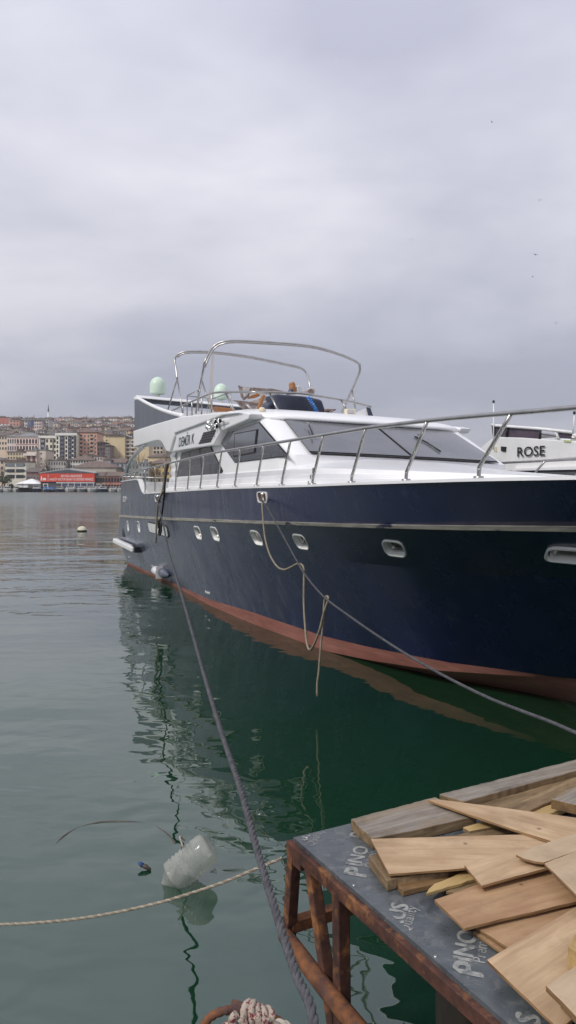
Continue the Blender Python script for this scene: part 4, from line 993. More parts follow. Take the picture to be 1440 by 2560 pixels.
    top = [(415, 1033), (470, 1008), (500, 995), (527, 984), (545, 981), (573, 980), (640, 980), (700, 981), (760, 984), (800, 991), (870, 1003), (927, 1017)]
    m = MB(); m.tube(spline([S(x, y, vrail(x)) for x, y in top], 6), .024, 8); fr = m.build('flybridge_rail', MT['steel'], yacht)
    for (x0, y0), (x1, y1) in (((435, 1025), (435, 1048)), ((457, 1014), (457, 1042)), ((480, 1005), (480, 1040)), ((504, 993), (504, 1036)), ((529, 984), (529, 1031)), ((563, 981), (585, 1026)), ((672, 980), (695, 1026)), ((852, 999), (866, 1022))):
        m = MB(); m.tube([S(x0, y0, vrail(x0)), S(x1, y1, vrail(x0)-.02)], .02, 6); m.build('stanchion', MT['steel'], fr)
    # ladder rail by the stairwell
    m = MB(); m.tube([S(468, 1041, 1.2), S(468, 989, 1.2), S(495, 977, 1.0), S(497, 993, .4), S(468, 990, 1.2)], .018, 6); m.build('stair_rail', MT['steel'], yacht)
    m = MB(); m.tube([S(497, 1036, .6), S(497, 993, .6), S(534, 996, .2), S(566, 984, .2), S(576, 982, .2), S(577, 1022, .2)], .018, 6); m.build('stair_rail', MT['steel'], yacht)
    # halyards from hoop to horns
    for x0, x1 in ((529.5, 515), (532, 520), (534.5, 524)):
        m = MB(); m.tube([S(x0, 884, 1.9), S((x0+x1)/2, 1000, 2.1), S(x1, 1056, 2.34)], .007, 5); m.build('halyard', MT['rope_white'], yacht)
    # horns and searchlights
    def trumpet(x, y, r, d, mouth=True):
        p = S(x, y, 2.36); m = MB()
        m.lathe([(-d, .02), (-d*.5, r*.35), (0, r*.9), (.02, r), (.015, r*.9), (-.03, r*.55), (-.1, .001)], p, (.75, -.62, -.05), 16); h = m.build('horn', MT['chrome'], yacht)
        b = MB(); b.lathe([(-.035, r*.7), (-.034, .001)], p, (.75, -.62, -.05), 14); b.build('horn_throat', MT['black'], h)
    trumpet(537.5, 1055, .055, .25); trumpet(541, 1066, .055, .25); trumpet(549.5, 1052, .05, .2)
    for x, y, r in ((523, 1057, .065), (520, 1067, .06), (524, 1071, .06), (531, 1063, .04)):
        p = S(x, y, 2.37); m = MB(); m.lathe([(-r, .001), (-r*.8, r*.6), (0, r), (r*.6, r*.8), (r*.95, r*.3), (r, .001)], p, (0.2, -1, 0), 14); m.build('horn_body', MT['chrome'], yacht)
    p = S(519, 1067, 2.33); m = MB(); m.box(p+Vector((.1, 0.02, .03)), (.30, .06, .10)); m.build('horn_bracket', MT['gel2'], yacht)
    # helm console under its navy cover
    prof = [T(x, y, 10.6) for x, y in ((688, 984), (768, 991), (806, 999), (818, 1036), (702, 1030))]
    m = MB(); m.prism(prof, (-.7, 0, .02)); bevel(m.build('helm_cover', MT['navycover'], yacht), .06, 3)
    m = MB(); m.prism([T(x, y, 10.3) for x, y in ((670, 1012), (690, 1000), (700, 1030), (668, 1028))], (-.4, 0, .05)); bevel(m.build('seat_cover', MT['navycover'], yacht), .04, 2)
    # dark strip of the flybridge screen and clear wing
    m = MB(); m.prism([T(x, y, 11.4) for x, y in ((918, 1018), (926, 1020), (935, 1046), (925, 1045))], (-.05, 0, 0)); m.build('screen_post', MT['navycover'], yacht)
    m = MB(); m.prism([T(x, y, 11.35) for x, y in ((880, 1036), (916, 1020), (924, 1044), (880, 1042))], (-.02, 0, 0)); m.build('screen_wing', MT['gel2'], yacht)
    # floodlight
    p = T(875, 1031, 11.8); m = MB(); m.box(p, (.12, .20, .13)); fl = bevel(m.build('floodlight', MT['cream'], yacht), .015, 2)
    m = MB(); m.box(p+Vector((.065, -.02, .01)), (.01, .11, .07)); m.build('lens', MT['chrome'], fl)
    p = S(656, 1026, 1.9); m = MB(); m.lathe([(-.06, .001), (-.05, .04), (0, .06), (.05, .045), (.07, .001)], p, (.3, -.9, .3), 14); m.build('mushroom_vent', MT['cream'], yacht)
    # blue lashing
    pts = [T(x, y, 11.0) for x, y in ((770, 992), (776, 1002), (784, 1014), (790, 1025), (793, 1032))]
    m = MB(); sp = spline(pts, 8); m.tube(sp, [.035+.014*math.sin(i*1.9) for i in range(len(sp))], 8); m.build('blue_lashing', MT['blue'], yacht)
upper()

def yacht_name():
    a, b = S(446, 1117.5, 2.266), S(485, 1108, 2.266)
    me = text_mesh('DEM\u0130R K', 0.31, .012, 0.18); k = (b-a).length/text_width(me)
    for v in me.vertices: v.co.x *= k
    place_text('name_lettering', me, a, (b-a).normalized(), (0, 0, 1), MT['letter'], yacht)
yacht_name()

# the boat lies with a slight list to port
for o in [c for c in yacht.children if c.name.split('.')[0] in ('deckhouse', 'coachroof', 'windscreen_pane', 'windscreen_gasket', 'windscreen_bar', 'roof_brow', 'wiper', 'side_window', 'side_moulding', 'flybridge_side')]:
    for ob in [o]+[c for c in o.children_recursive]:
        for vv in ob.data.vertices:
            if vv.co.y > -1.8: vv.co.z -= .034*(vv.co.y+1.8)
def railing():
    zr = lambda u: float(np.interp(u, [-1, 1.19, 7.75, 12.09, 15.7, 18, 19.2, 20.3, 21.1, 24], [2.88, 2.93, 3.11, 3.20, 3.21, 3.22, 3.21, 3.18, 3.17, 3.30]))
    vd = lambda u: float(np.interp(u, VPROF['deck'][0], VPROF['deck'][1]))
    bases = [S(x, 1220, 2.55).x for x in (358+6, 389, 409+3, 440, 471, 503, 545, 590, 645, 708, 785, 883, 1012, 1179, 1412)]
    for sgn in (1, -1):
        dp = 0 if sgn > 0 else -.18       # the port rail sits lower
        pts = [lp(u, sgn*(vd(u)-.0), zr(u)+dp) for u in [1.0+.5*i for i in range(46)]]
        m = MB(); m.tube(pts, .022, 8); r = m.build('guard_rail', MT['steel'], yacht)
        for u in bases+[22.1, 23.1]:
            zd = [hull_pt('deck', s)[2] for s in (u,)][0]; lean = .42*float(np.interp(u, [5, 10, 24], [.35, .95, 1]))
            v0 = vd(u)-.03
            m = MB(); m.tube(spline([lp(u, sgn*v0, zd), lp(u+.01, sgn*v0, zd+.10), lp(u+.05, sgn*v0, zd+.16), lp(u+lean, sgn*vd(min(24.3, u+lean)), zr(u+lean)+dp-.01)], 4), .018, 8); s = m.build('stanchion', MT['steel'], r)
            m = MB(); m.lathe([(0, .045), (.02, .045), (.02, .001)], lp(u, sgn*v0, zd+.024), (0, 0, 1), 10); m.build('stanchion_foot', MT['steel'], s)
        # quarter rail on the raised bulwark
        for u in (.25, 1.0, 1.8, 2.6):
            zd = hull_pt('deck', u)[2]; m = MB(); m.tube([lp(u, sgn*2.5, zd), lp(u, sgn*2.5, zr(u)+dp)], .02, 6); m.build('stanchion', MT['steel'], r)
        m = MB(); m.tube([lp(-.05, sgn*2.5, zr(0)-.02+dp), lp(1.0, sgn*2.55, zr(1)+dp)], .026, 8); m.build('quarter_rail', MT['steel'], r)
    m = MB(); m.tube([lp(-.05, 2.5, zr(0)-.02), lp(-.05, -2.5, zr(0)-.20)], .024, 8); m.build('taffrail', MT['steel'], yacht)
railing()

# ---- chairs stacked on the flybridge, wrapped in film
def chair_bits(name, label, u, bits, th):
    o = empty(name, YO, -YA); tag(o, label, 'chair', 'wrapped furniture on the flybridge')
    for nm, poly, mat, du in bits:
        m = MB(); m.prism([T(x, y, u+du) for x, y in poly], (-th, 0, 0)); bevel(m.build(nm, MT[mat], o), .015, 2)
chair_bits('wooden_chair', 'brown wooden chair wrapped in clear film with its pointed back up, left on the flybridge', 8.6, [
    ('backrest', ((598, 962), (603, 966), (632, 969), (624, 988), (612, 1001), (606, 992)), 'taupe', 0),
    ('wrap', ((607, 968), (626, 970), (618, 990), (610, 994)), 'plastic', .02),
    ('carved_rail', ((621, 997), (624, 990), (634, 986), (645, 982), (652, 989), (640, 994)), 'teak', .03),
    ('seat', ((581, 1001), (587, 1000), (625, 1004), (655, 1009), (668, 1012), (650, 1013), (600, 1006)), 'taupe', .2),
    ('leg', ((594, 1006), (610, 1006), (630, 1027), (616, 1027)), 'taupe', .21),
    ('leg', ((657, 987), (664, 988), (658, 1006), (648, 1027), (643, 1026)), 'teak', .3),
    ('wrap', ((618, 1004), (645, 996), (655, 992), (640, 1024), (632, 1026)), 'plastic', .1)], .12)
chair_bits('wooden_bench', 'long brown wrapped bench back lying behind the flybridge rail', 8.2, [
    ('backrest', ((632, 968), (655, 970), (680, 971), (705, 976), (722, 981), (700, 984), (632, 982)), 'taupe', 0),
    ('slat', ((664, 990), (684, 992), (684, 1001), (662, 999)), 'taupe', .02),
    ('slat', ((662, 1004), (684, 1006), (684, 1015), (660, 1012)), 'taupe', .02),
    ('seat', ((536, 1016), (575, 1020), (600, 1028), (545, 1028)), 'teak', -1.2)], .3)
chair_bits('wooden_chair', 'upright narrow orange wooden chair back wrapped in film behind the navy helm cover', 9.4, [
    ('backrest', ((731, 957), (734, 953), (739, 960), (742, 984), (733, 984)), 'teak', 0),
    ('side_panel', ((726, 980), (732, 970), (734, 985), (724, 985)), 'navycover', .02),
    ('wrap', ((743, 968), (747, 962), (752, 966), (758, 985), (742, 985)), 'plastic', .02)], .25)
chair_bits('wooden_stool', 'small film wrapped stool top showing at the foot of the rear awning hoop', 9.4, [
    ('seat', ((768, 984), (770, 976), (777, 970), (785, 974), (787, 984)), 'taupe', 0),
    ('wrap', ((772, 976), (780, 968), (788, 972), (788, 980)), 'plastic', -.02)], .25)
chair_bits('folded_chair', 'folded wooden chair lying low beside the navy helm cover on the brow', 10.6, [
    ('frame', ((812, 1022), (842, 1022), (840, 1026), (812, 1030)), 'taupe', 0),
    ('leg', ((816, 1034), (834, 1024), (838, 1026), (824, 1035)), 'taupe', .04)], .25)

# ------------------------------------------------------------------ the yacht moored beyond
def second_yacht():
    base = YO+UU*10+VV*(-7.4); root = empty('motor_yacht', base, -YA)
    tag(root, 'white motor yacht with ROSE on its flybridge side moored behind the navy yacht', 'yacht')
    off = Vector((10, 7.4, 0))
    s = lambda x, y, v: S(x, y, v)-off
    def panel(name, pts, v, th, mat, parent=root, bw=0.0):
        m = MB(); m.prism([s(x, y, v) for x, y in pts], (0, th, 0)); o = m.build(name, mat, parent)
        if bw: bevel(o, bw, 2)
        return o
    # hull: lofted, hidden for the most part
    h = MB(); rows = []
    for u, w in ((-8, 2.1), (-6, 2.4), (0, 2.5), (6, 2.35), (9, 1.7), (11, .8), (12, .05)):
        rows.append([Vector((u, -w, 2.25+.02*u)), Vector((u, -w*.92, .9)), Vector((u, -w*.8, 0)), Vector((u, 0, -.5)), Vector((u, w*.8, 0)), Vector((u, w*.92, .9)), Vector((u, w, 2.25+.02*u))])
    h.grid(rows); h.grid([[r[0], Vector((r[0].x, 0, r[0].z+.05)), r[-1]] for r in rows]); h.grid([[rows[0][0], rows[0][1], rows[0][2], rows[0][3]], [rows[0][6], rows[0][5], rows[0][4], rows[0][3]]])
    h.build('hull', MT['gel2'], root)
    MT['rosewhite'] = M('aged_white_gelcoat', (0.70, 0.70, 0.69), (0.77, 0.77, 0.76), 2, rough=0.4)
    panel('deckhouse', ((1190, 1150), (1240, 1128), (1480, 1130), (1560, 1170), (1560, 1215), (1190, 1215)), -5.02, 4.4, MT['rosewhite'])
    side = panel('flybridge_side', ((1180, 1134), (1205, 1117), (1234, 1092), (1300, 1094), (1430, 1103), (1475, 1108), (1500, 1135), (1440, 1144), (1330, 1153), (1236, 1158), (1190, 1152)), -5.0, 4.6, MT['rosewhite'], bw=.02)
    MT['purple'] = M('smoked_acrylic', (0.055, 0.038, 0.060), (0.085, 0.062, 0.085), 3, rough=0.12, spec=0.6)
    panel('smoked_screen', ((1236, 1066), (1267, 1067), (1266, 1093), (1234, 1091)), -5.05, .03, MT['purple'])
    panel('smoked_screen', ((1269, 1067), (1351, 1073), (1349, 1097), (1268, 1093)), -5.05, .03, MT['purple'])
    panel('smoked_screen', ((1395, 1080), (1429, 1084), (1425, 1097), (1398, 1095)), -5.05, .03, MT['purple'])
    m = MB(); m.tube([s(x, y, -5.02) for x, y in ((1229, 1062), (1240, 1064), (1350, 1072), (1432, 1081))], .035, 6); m.build('screen_rail', MT['gel2'], root)
    for a, b in (((1268, 1066), (1267, 1093)), ((1351, 1072), (1350, 1098)), ((1389, 1078), (1398, 1099)), ((1232, 1063), (1235, 1091))):
        m = MB(); m.tube([s(*a, -5.03), s(*b, -5.03)], .03, 6); m.build('screen_post', MT['rubber'] if a[0] != 1389 else MT['gel2'], root)
    m = MB(); m.tube([s(x, y, -5.3) for x, y in ((1352, 1085), (1400, 1091), (1440, 1095))], .03, 6); m.tube([s(x, y, -5.6) for x, y in ((1353, 1092), (1385, 1090), (1398, 1099))], .03, 6); m.build('inner_rail', MT['steel'], root)
    panel('console_box', ((1428, 1083), (1470, 1086), (1470, 1104), (1424, 1102)), -5.3, .9, MT['rosewhite'], bw=.03)
    panel('green_sill', ((1409, 1100), (1426, 1101), (1426, 1106), (1409, 1104)), -4.98, .05, M('lime_sill', (.42, .48, .22), rough=.6))
    panel('vent', ((1252, 1116), (1264, 1117), (1263, 1129), (1252, 1127)), -4.97, .05, MT['black'])
    panel('cabin_window', ((1263, 1176), (1480, 1176), (1480, 1192), (1290, 1188)), -4.95, .2, MT['glass_ws'])
    panel('cabin_moulding', ((1278, 1172), (1480, 1164), (1480, 1173), (1282, 1177)), -4.90, .3, MT['gel'])
    for a, b in (((1234, 1004), (1234, 1124)), ((1436, 1032), (1433, 1085))):
        m = MB(); m.tube([s(*b, -4.96), s(*a, -4.96)], [.018, .010], 6); an = m.build('whip_antenna', MT['gel'], root)
        m = MB(); m.lathe([(-.03, .001), (-.03, .028), (.03, .028), (.03, .001)], s(*a, -4.96), (0, 0, 1), 8); m.build('tip', MT['black'], an)
    panel('antenna_bracket', ((1232, 1114), (1240, 1117), (1240, 1129), (1236, 1126)), -4.97, .05, MT['cream'])
    a, b = s(1291, 1141.5, -4.965), s(1360, 1138.5, -4.965)
    me = text_mesh('ROSE', 0.30, .012, 0.0); k = (b-a).length/text_width(me); hgt = max(v.co.y for v in me.vertices)
    target_h = (s(1291, 1118, -4.965)-a).z
    for v in me.vertices: v.co.x *= k; v.co.y *= target_h/hgt
    place_text('name_lettering', me, a, (b-a).normalized(), (0.02, 0, 1), MT['black'], root)
second_yacht()

# ------------------------------------------------------------------ working platform with its timber
PZ = 1.0
C0 = onz(737, 2094, PZ); AE = (onz(1275, 2560, PZ)-C0); AE.z = 0; AE.normalize(); BE = Vector((-AE.y, AE.x, 0))   # AE: along the left edge to the viewer; BE: along the far edge
def edge_pt(x, y):                     # on the vertical plane of the left edge
    d = ray(x); n = Vector((-AE.y, AE.x, 0)); t = C0.dot(n)/d.dot(n); p = d*t; p.z = EYE-(y-HORIZON)/FPX*t; return p
def platform():
    root = empty('work_platform', C0-Vector((0, 0, PZ)))
    tag(root, 'rusty steel framed platform over the water with dark film faced plywood top', 'platform')
    off = root.location
    L = lambda p: Vector(p)-off
    c = C0
    m = MB(); top = [c+BE*-.005+AE*-.005, c+BE*4.2, c+BE*4.2+AE*2.9, c+AE*2.9]
    m.prism([L(p) for p in top], (0, 0, -.018)); m.build('plywood_top', [MT['filmply']], root)
    th = .045
    def bar(name, a, b, w=.05, h=.05, mat='rust', up=Vector((0, 0, 1))):
        a, b = L(a), L(b); X = (b-a).normalized(); Yv = up.cross(X).normalized(); Z = X.cross(Yv)
        m = MB(); m.box((a+b)/2, ((b-a).length, w, h), ax=(X, Yv, Z)); return bevel(m.build(name, MT[mat], root), .004, 2)
    dz = Vector((0, 0, -.018-.028))
    bar('edge_beam', c+dz-BE*.004-AE*.03, c+dz-BE*.004+AE*2.9, .05, .055)
    bar('end_beam', c+dz+Vector((0, 0, -.003))+BE*.028+AE*.02, c+dz+Vector((0, 0, -.003))+BE*4.2+AE*.02, .05, .05)
    for k in (.9, 1.8, 2.7): bar('cross_beam', c+dz+AE*k+BE*.03+Vector((0, 0, -.004)), c+dz+AE*k+BE*4.2+Vector((0, 0, -.004)), .05, .05)
    z = lambda p, zz: Vector((p.x, p.y, zz))
    AX = (onz(1320, 2560, PZ)-onz(735, 2095, PZ)); AX.z = 0; AX.normalize()
    # uprights on the left edge
    bar('upright', z(c-BE*.0-AE*.003, .94), z(c-AE*.055, .53), .05, .05, 'rust', BE)
    bar('upright', z(c+AE*.155, .93), z(c+AE*.155+AE*.40, -.25), .05, .05, 'rust', BE)
    bar('upright', z(c+AE*.395+BE*.0, .93), z(c+AE*.425, -.3), .055, .055, 'rust', BE)
    bar('gusset', z(c+AE*.02, .915), z(c+AE*.09, .915), .045, .05)
    m = MB(); m.tube([L(z(c-AE*.035-BE*.03, .545)), L(z(c+AE*.35-BE*.05, .54)), L(z(c+AE*1.6-BE*.07, .53))], .036, 14); m.build('lower_pipe', MT['rust2'], root)
    bar('lower_beam', z(c-AE*.05+BE*.0, .575), z(c+BE*1.9-AE*.03, .60), .055, .055, 'rust2')
    bar('upright', z(c+BE*1.9-AE*.03, .93), z(c+BE*1.9-AE*.03, -.4), .05, .05, 'rust', BE)
    bar('upright', z(c+BE*4.0+AE*.05, .93), z(c+BE*4.0+AE*.05, -.4), .05, .05, 'rust', BE)
    # timber pile under the near end
    p0 = edge_pt(1070, 2470); pc = c+AE*1.02+BE*.14
    m = MB(); n = 14; rows = []
    for j in range(9):
        zz = .945-j*.2; rows.append([L(Vector((pc.x+(.115+.012*math.sin(5*a+j))*math.cos(a), pc.y+(.115+.012*math.sin(3*a+j*2))*math.sin(a), zz))) for a in [2*math.pi*i/n for i in range(n+1)]])
    m.grid(rows); m.build('pile', MT['pile'], root)
    pc2 = c+AE*1.75+BE*.5; m = MB(); m.lathe([(0, .12), (1.5, .12)], L(z(pc2, -.6)), (0, 0, 1), 12); m.build('pile', MT['pile'], root)
    # fixing screws
    for x, y in ((885, 2213), (1089, 2391), (767, 2094)):
        p = onz(x, y, PZ); m = MB(); m.lathe([(0, .008), (.003, .007), (.004, .004), (.003, .001)], L(p), (0, 0, 1), 10); m.build('screw', MT['steel'], root)
    # faded print
    xd = Vector((math.cos(R(71)), math.sin(R(71)), 0)); yd = Vector((-xd.y, xd.x, 0)); zz = PZ+.0012
    def prt(body, x, y, cap, bold, k=1.0, clip=True, xs=1.0):
        me = text_mesh(body, cap/.70, bold, 0.0, xs)
        o = place_text('print', me, L(onz(x, y, zz)), xd, yd, MT['print'], root)
        bm = bmesh.new(); bm.from_mesh(me)
        if bold > .005:                # heavy strokes: the print is laid down three times, each a hair to the side
            g0 = bm.verts[:]+bm.edges[:]+bm.faces[:]
            for q, sx in enumerate((-1, 1)):
                d_ = bmesh.ops.duplicate(bm, geom=g0); vv = [e_ for e_ in d_['geom'] if isinstance(e_, bmesh.types.BMVert)]
                bmesh.ops.translate(bm, verts=vv, vec=xd*(sx*cap*.045)+yd*(cap*.02*sx)+Vector((0, 0, .00025*(q+1))))
        bmesh.ops.bisect_plane(bm, geom=bm.verts[:]+bm.edges[:]+bm.faces[:], plane_co=L(c+BE*.022), plane_no=BE, clear_inner=True)
        bmesh.ops.bisect_plane(bm, geom=bm.verts[:]+bm.edges[:]+bm.faces[:], plane_co=L(c+AE*.01), plane_no=AE, clear_inner=True)
        bm.to_mesh(me); bm.free()
    prt('P', 912.5, 2195, .094, .007); prt('INO', 899.5, 2167, .064, .008, xs=1.06); prt('P', 912, 2098, .075, .008)
    prt('Premium', 924, 2170, .040, .004)
    prt('XUS', 1001, 2327, .066, .008); prt('Quality', 1023, 2334, .043, .005)
    prt('P', 1206, 2447, .098, .007); prt('INO', 1180, 2407, .066, .008, xs=1.06); prt('Premium', 1212, 2410, .042, .004)
    prt('XUS', 760, 2112, .060, .008); prt('Quality', 783, 2117, .040, .005)
    prt('S', 1350, 2566, .070, .008)
    return root
platform()

def piece(name, label, cat, poly, zs, th, mat, grain, edge='ply_edge', group=None, cut=None):
    zs = zs if isinstance(zs, (list, tuple)) else [zs]*len(poly)
    P = [onz(x, y, PZ+z) for (x, y), z in zip(poly, zs)]
    g = onz(*grain[1], PZ+zs[0])-onz(*grain[0], PZ+zs[0]); g.z = 0; g.normalize(); rz = math.atan2(g.y, g.x)
    jr = random.Random(len(label)*7+int(poly[0][0])); jit = .0012 if name == 'plywood_sheet' else .003; Q = []
    for i, p in enumerate(P):
        q = P[(i+1) % len(P)]; n_ = max(1, int((q-p).length/.03)); d_ = (q-p).normalized(); nn = Vector((-d_.y, d_.x, 0))
        for k_ in range(n_): Q.append(p.lerp(q, k_/n_)+(nn*jr.uniform(-jit, jit) if k_ else Vector()))
    P = Q
    c = sum(P, Vector())/len(P); c.z = min(p.z for p in P)-th
    inv = Matrix.Rotation(-rz, 4, 'Z')
    loc = [inv @ (p-c) for p in P]
    m = MB(); m.prism(loc, (0, 0, -th), 0, 1)
    o = m.build(name, [MT[mat], MT[edge]]); o.location = c; o.rotation_euler = (0, 0, rz)
    bevel(o, min(.004, th*.12), 2)
    tag(o, label, cat, group)
    return o
def timber():
    G1 = 'timber offcuts on the platform'; G2 = 'plywood offcuts on the platform'
    pk = lambda *a, **k: piece('plank', a[0], 'plank', *a[1:], group=G1, **k)
    pl = lambda *a, **k: piece('plywood_sheet', a[0], 'plywood', *a[1:], group=G2, **k)
    pk('weathered grey plank lying at the front left, its cut end over the water edge', ((877, 2047), (1000, 2015), (1088, 1992), (1140, 2015), (1192, 2040), (1060, 2070), (930, 2096)), .052, .050, 'wood_grey', ((877, 2047), (1088, 1992)), edge='wood_brown')
    pk('long grey cracked plank along the far edge of the platform', ((1098, 1985), (1270, 1942), (1440, 1898), (1520, 1878), (1520, 1903), (1440, 1927), (1300, 1965), (1158, 2003)), .056, .050, 'wood_grey', ((1098, 1985), (1440, 1898)), edge='wood_brown')
    pk('flat brown grey board lying behind the long cracked plank face', ((1190, 2013), (1440, 1937), (1500, 1920), (1500, 1940), (1440, 1958), (1262, 2024)), .022, .020, 'wood_brown', ((1190, 2013), (1440, 1937)), edge='wood_end')
    pk('rough brown board slanting up to the right behind the pointed plywood', ((1262, 2022), (1415, 1952), (1480, 1930), (1500, 1950), (1440, 1975), (1315, 2030)), .045, .022, 'wood_brown', ((1262, 2022), (1415, 1952)), edge='wood_end')
    pk('pale yellow thin batten below the thick dark ended plank', ((1300, 2034), (1380, 2010), (1440, 1995), (1460, 2005), (1400, 2027), (1350, 2040)), .030, .022, 'wood_yellow', ((1300, 2034), (1380, 2010)), edge='wood_yellow')
    pk('thick plank at the right edge showing its dark stained rounded end', ((1377, 1997), (1440, 1966), (1540, 1930), (1580, 1975), (1440, 2012)), .098, .048, 'wood_grey', ((1377, 1997), (1440, 1966)), edge='wood_end')
    pk('short brown batten half hidden under the pointed plywood', ((1157, 2068), (1215, 2051), (1290, 2040), (1310, 2052), (1248, 2064), (1174, 2078)), .034, .02, 'wood_yellow', ((1157, 2068), (1215, 2051)), edge='wood_brown')
    pk('dark low batten lying in the shade behind the big plywood sheet', ((1110, 2092), (1250, 2066), (1380, 2040), (1400, 2050), (1240, 2088)), .022, .02, 'wood_brown', ((1110, 2092), (1250, 2066)), edge='wood_end')
    pk('stub of square timber poking out left under the big plywood sheet', ((921, 2139), (946, 2132), (1060, 2120), (1150, 2140), (1120, 2180), (994, 2194), (968, 2202)), .046, .044, 'wood_brown', ((921, 2139), (946, 2200)), edge='wood_brown')
    pk('dark splintered board end under the front of the big plywood sheet', ((990, 2196), (1060, 2180), (1150, 2168), (1160, 2186), (1100, 2208), (1030, 2222), (1008, 2228), (996, 2216)), .024, .022, 'wood_end', ((990, 2196), (1150, 2168)), edge='wood_end')
    pk('orange splintered strip of wood pointing left between plywood sheets', ((1065, 2234), (1072, 2222), (1086, 2209), (1120, 2196), (1165, 2177), (1200, 2176), (1200, 2192), (1140, 2212), (1090, 2226)), .040, .012, 'wood_yellow', ((1065, 2234), (1165, 2177)), edge='wood_yellow')
    pk('second thin brown strip tucked beneath the orange splintered strip', ((1115, 2228), (1130, 2218), (1190, 2200), (1230, 2200), (1220, 2215), (1150, 2234)), .026, .012, 'wood_brown', ((1115, 2228), (1190, 2200)), edge='wood_end')
    # plywood
    pl('long pointed plywood offcut tapering to the left at the back', ((1070, 1999), (1092, 1998), (1250, 2018), (1440, 2044), (1520, 2054), (1500, 2090), (1440, 2100), (1384, 2104), (1300, 2078), (1180, 2038)), [.075, .075, .085, .095, .10, .10, .10, .098, .09, .08], .012, 'ply_a', ((1070, 1999), (1384, 2090)))
    pl('broad pale plywood sheet with a square left end across the middle', ((927, 2097), (1120, 2091), (1311, 2086), (1384, 2104), (1420, 2130), (1300, 2152), (1161, 2170), (973, 2185)), [.070, .075, .08, .08, .08, .078, .072, .066], .010, 'ply_a', ((927, 2097), (1311, 2110)))
    pl('small plywood rectangle resting on the broad sheet, its corner to the viewer', ((1161, 2162), (1240, 2138), (1310, 2116), (1368, 2146), (1372, 2168), (1290, 2190), (1204, 2214)), [.092, .094, .096, .096, .094, .092, .09], .012, 'ply_a', ((1161, 2162), (1310, 2116)))
    pl('pale plywood offcut with a curved left edge overlapping the heap at right', ((1290, 2136), (1340, 2116), (1385, 2100), (1440, 2083), (1500, 2066), (1500, 2110), (1440, 2128), (1359, 2156), (1335, 2153), (1310, 2146)), [.122]*10, .010, 'ply_c', ((1290, 2136), (1440, 2083)))
    pl('pale plywood corner cut off by the right edge of the view, mid heap', ((1361, 2158), (1440, 2128), (1520, 2100), (1560, 2160), (1520, 2300), (1440, 2236)), [.134, .134, .134, .134, .130, .130], .010, 'ply_c', ((1361, 2158), (1440, 2128)))
    pl('reddish plywood sheet with a dark knot lying below the small rectangle', ((1086, 2249), (1130, 2234), (1190, 2212), (1290, 2190), (1400, 2168), (1500, 2175), (1520, 2238), (1440, 2253), (1330, 2280), (1240, 2300), (1161, 2320)), .060, .012, 'ply_b', ((1086, 2249), (1400, 2168)))
    pl('red stained plywood sheet mostly hidden beneath the reddish one', ((1190, 2318), (1320, 2284), (1440, 2258), (1500, 2248), (1520, 2300), (1400, 2330), (1269, 2368)), .036, .010, 'ply_b', ((1190, 2318), (1440, 2258)))
    pl('dark edged plywood scrap at the bottom of the stack', ((1182, 2328), (1230, 2312), (1400, 2290), (1440, 2330), (1300, 2370), (1256, 2380)), .018, .012, 'ply_b', ((1182, 2328), (1400, 2290)))
    pl('large plain plywood sheet in the foreground with its corner pointing left', ((1217, 2399), (1320, 2338), (1440, 2267), (1520, 2220), (1620, 2420), (1520, 2500), (1434, 2544), (1398, 2572)), [.066, .066, .066, .066, .058, .056, .054, .054], .012, 'ply_a', ((1217, 2399), (1440, 2267)))
    pl('thick whitish plywood corner at the bottom right of the view', ((1364, 2463), (1440, 2413), (1560, 2335), (1700, 2480), (1520, 2605), (1440, 2540)), .135, .018, 'ply_c', ((1364, 2463), (1440, 2413)))
    piece('timber_block', 'yellow sawn timber block standing between the foreground sheets', 'timber', ((1419, 2365), (1448, 2322), (1540, 2350), (1520, 2430)), .135, .075, 'wood_yellow', ((1419, 2365), (1448, 2322)), edge='wood_yellow', group=G1)
    piece('timber_block', 'hidden square timber packing under the whitish plywood corner', 'timber', ((1400, 2474), (1520, 2400), (1580, 2440), (1460, 2530)), .116, .056, 'wood_brown', ((1400, 2474), (1520, 2400)), edge='wood_brown', group=G1)
timber()

# ------------------------------------------------------------------ ropes
def rope_mesh(pts, r, mats, pitch=None, strands=3, step=None, ns=6, parent=None, name='rope'):
    pts = [Vector(p) for p in pts]; pitch = pitch or r*7; step = step or pitch/10
    d = [0]
    for i in range(1, len(pts)): d.append(d[-1]+(pts[i]-pts[i-1]).length)
    Ltot = d[-1]; n = max(8, int(Ltot/step)); m = MB(); xs = np.linspace(0, Ltot, n+1)
    A = np.array([[p.x, p.y, p.z] for p in pts]); C = np.stack([np.interp(xs, d, A[:, k]) for k in range(3)], 1)
    Tn = np.gradient(C, axis=0); Tn /= np.linalg.norm(Tn, axis=1)[:, None]
    ref = np.array([0, 0, 1.0]) if abs(Tn[0][2]) < .9 else np.array([1.0, 0, 0]); a = np.zeros_like(C); b = np.zeros_like(C)
    for i in range(n+1):
        v = ref-Tn[i]*ref.dot(Tn[i]); v /= np.linalg.norm(v); a[i] = v; b[i] = np.cross(Tn[i], v); ref = v
    for s in range(strands):
        ph = 2*math.pi*(xs/pitch+s/strands); path = C+(a*np.cos(ph)[:, None]+b*np.sin(ph)[:, None])*(r*.50)
        m.tube([Vector(p) for p in path], r*.54, ns, s % len(mats))
    return m.build(name, [MT[k] for k in mats], parent)
def plane_path(A, B, px):              # photo positions brought onto the vertical plane through A and B
    n = Vector((-(B-A).y, (B-A).x, 0)).normalized(); out = []
    for x, y in px:
        d = ray(x); t = A.dot(n)/d.dot(n); p = d*t; p.z = EYE-(y-HORIZON)/FPX*t; out.append(p)
    return out
def to_world(p): return YO+UU*p.x-VV*p.y+Vector((0, 0, p.z))
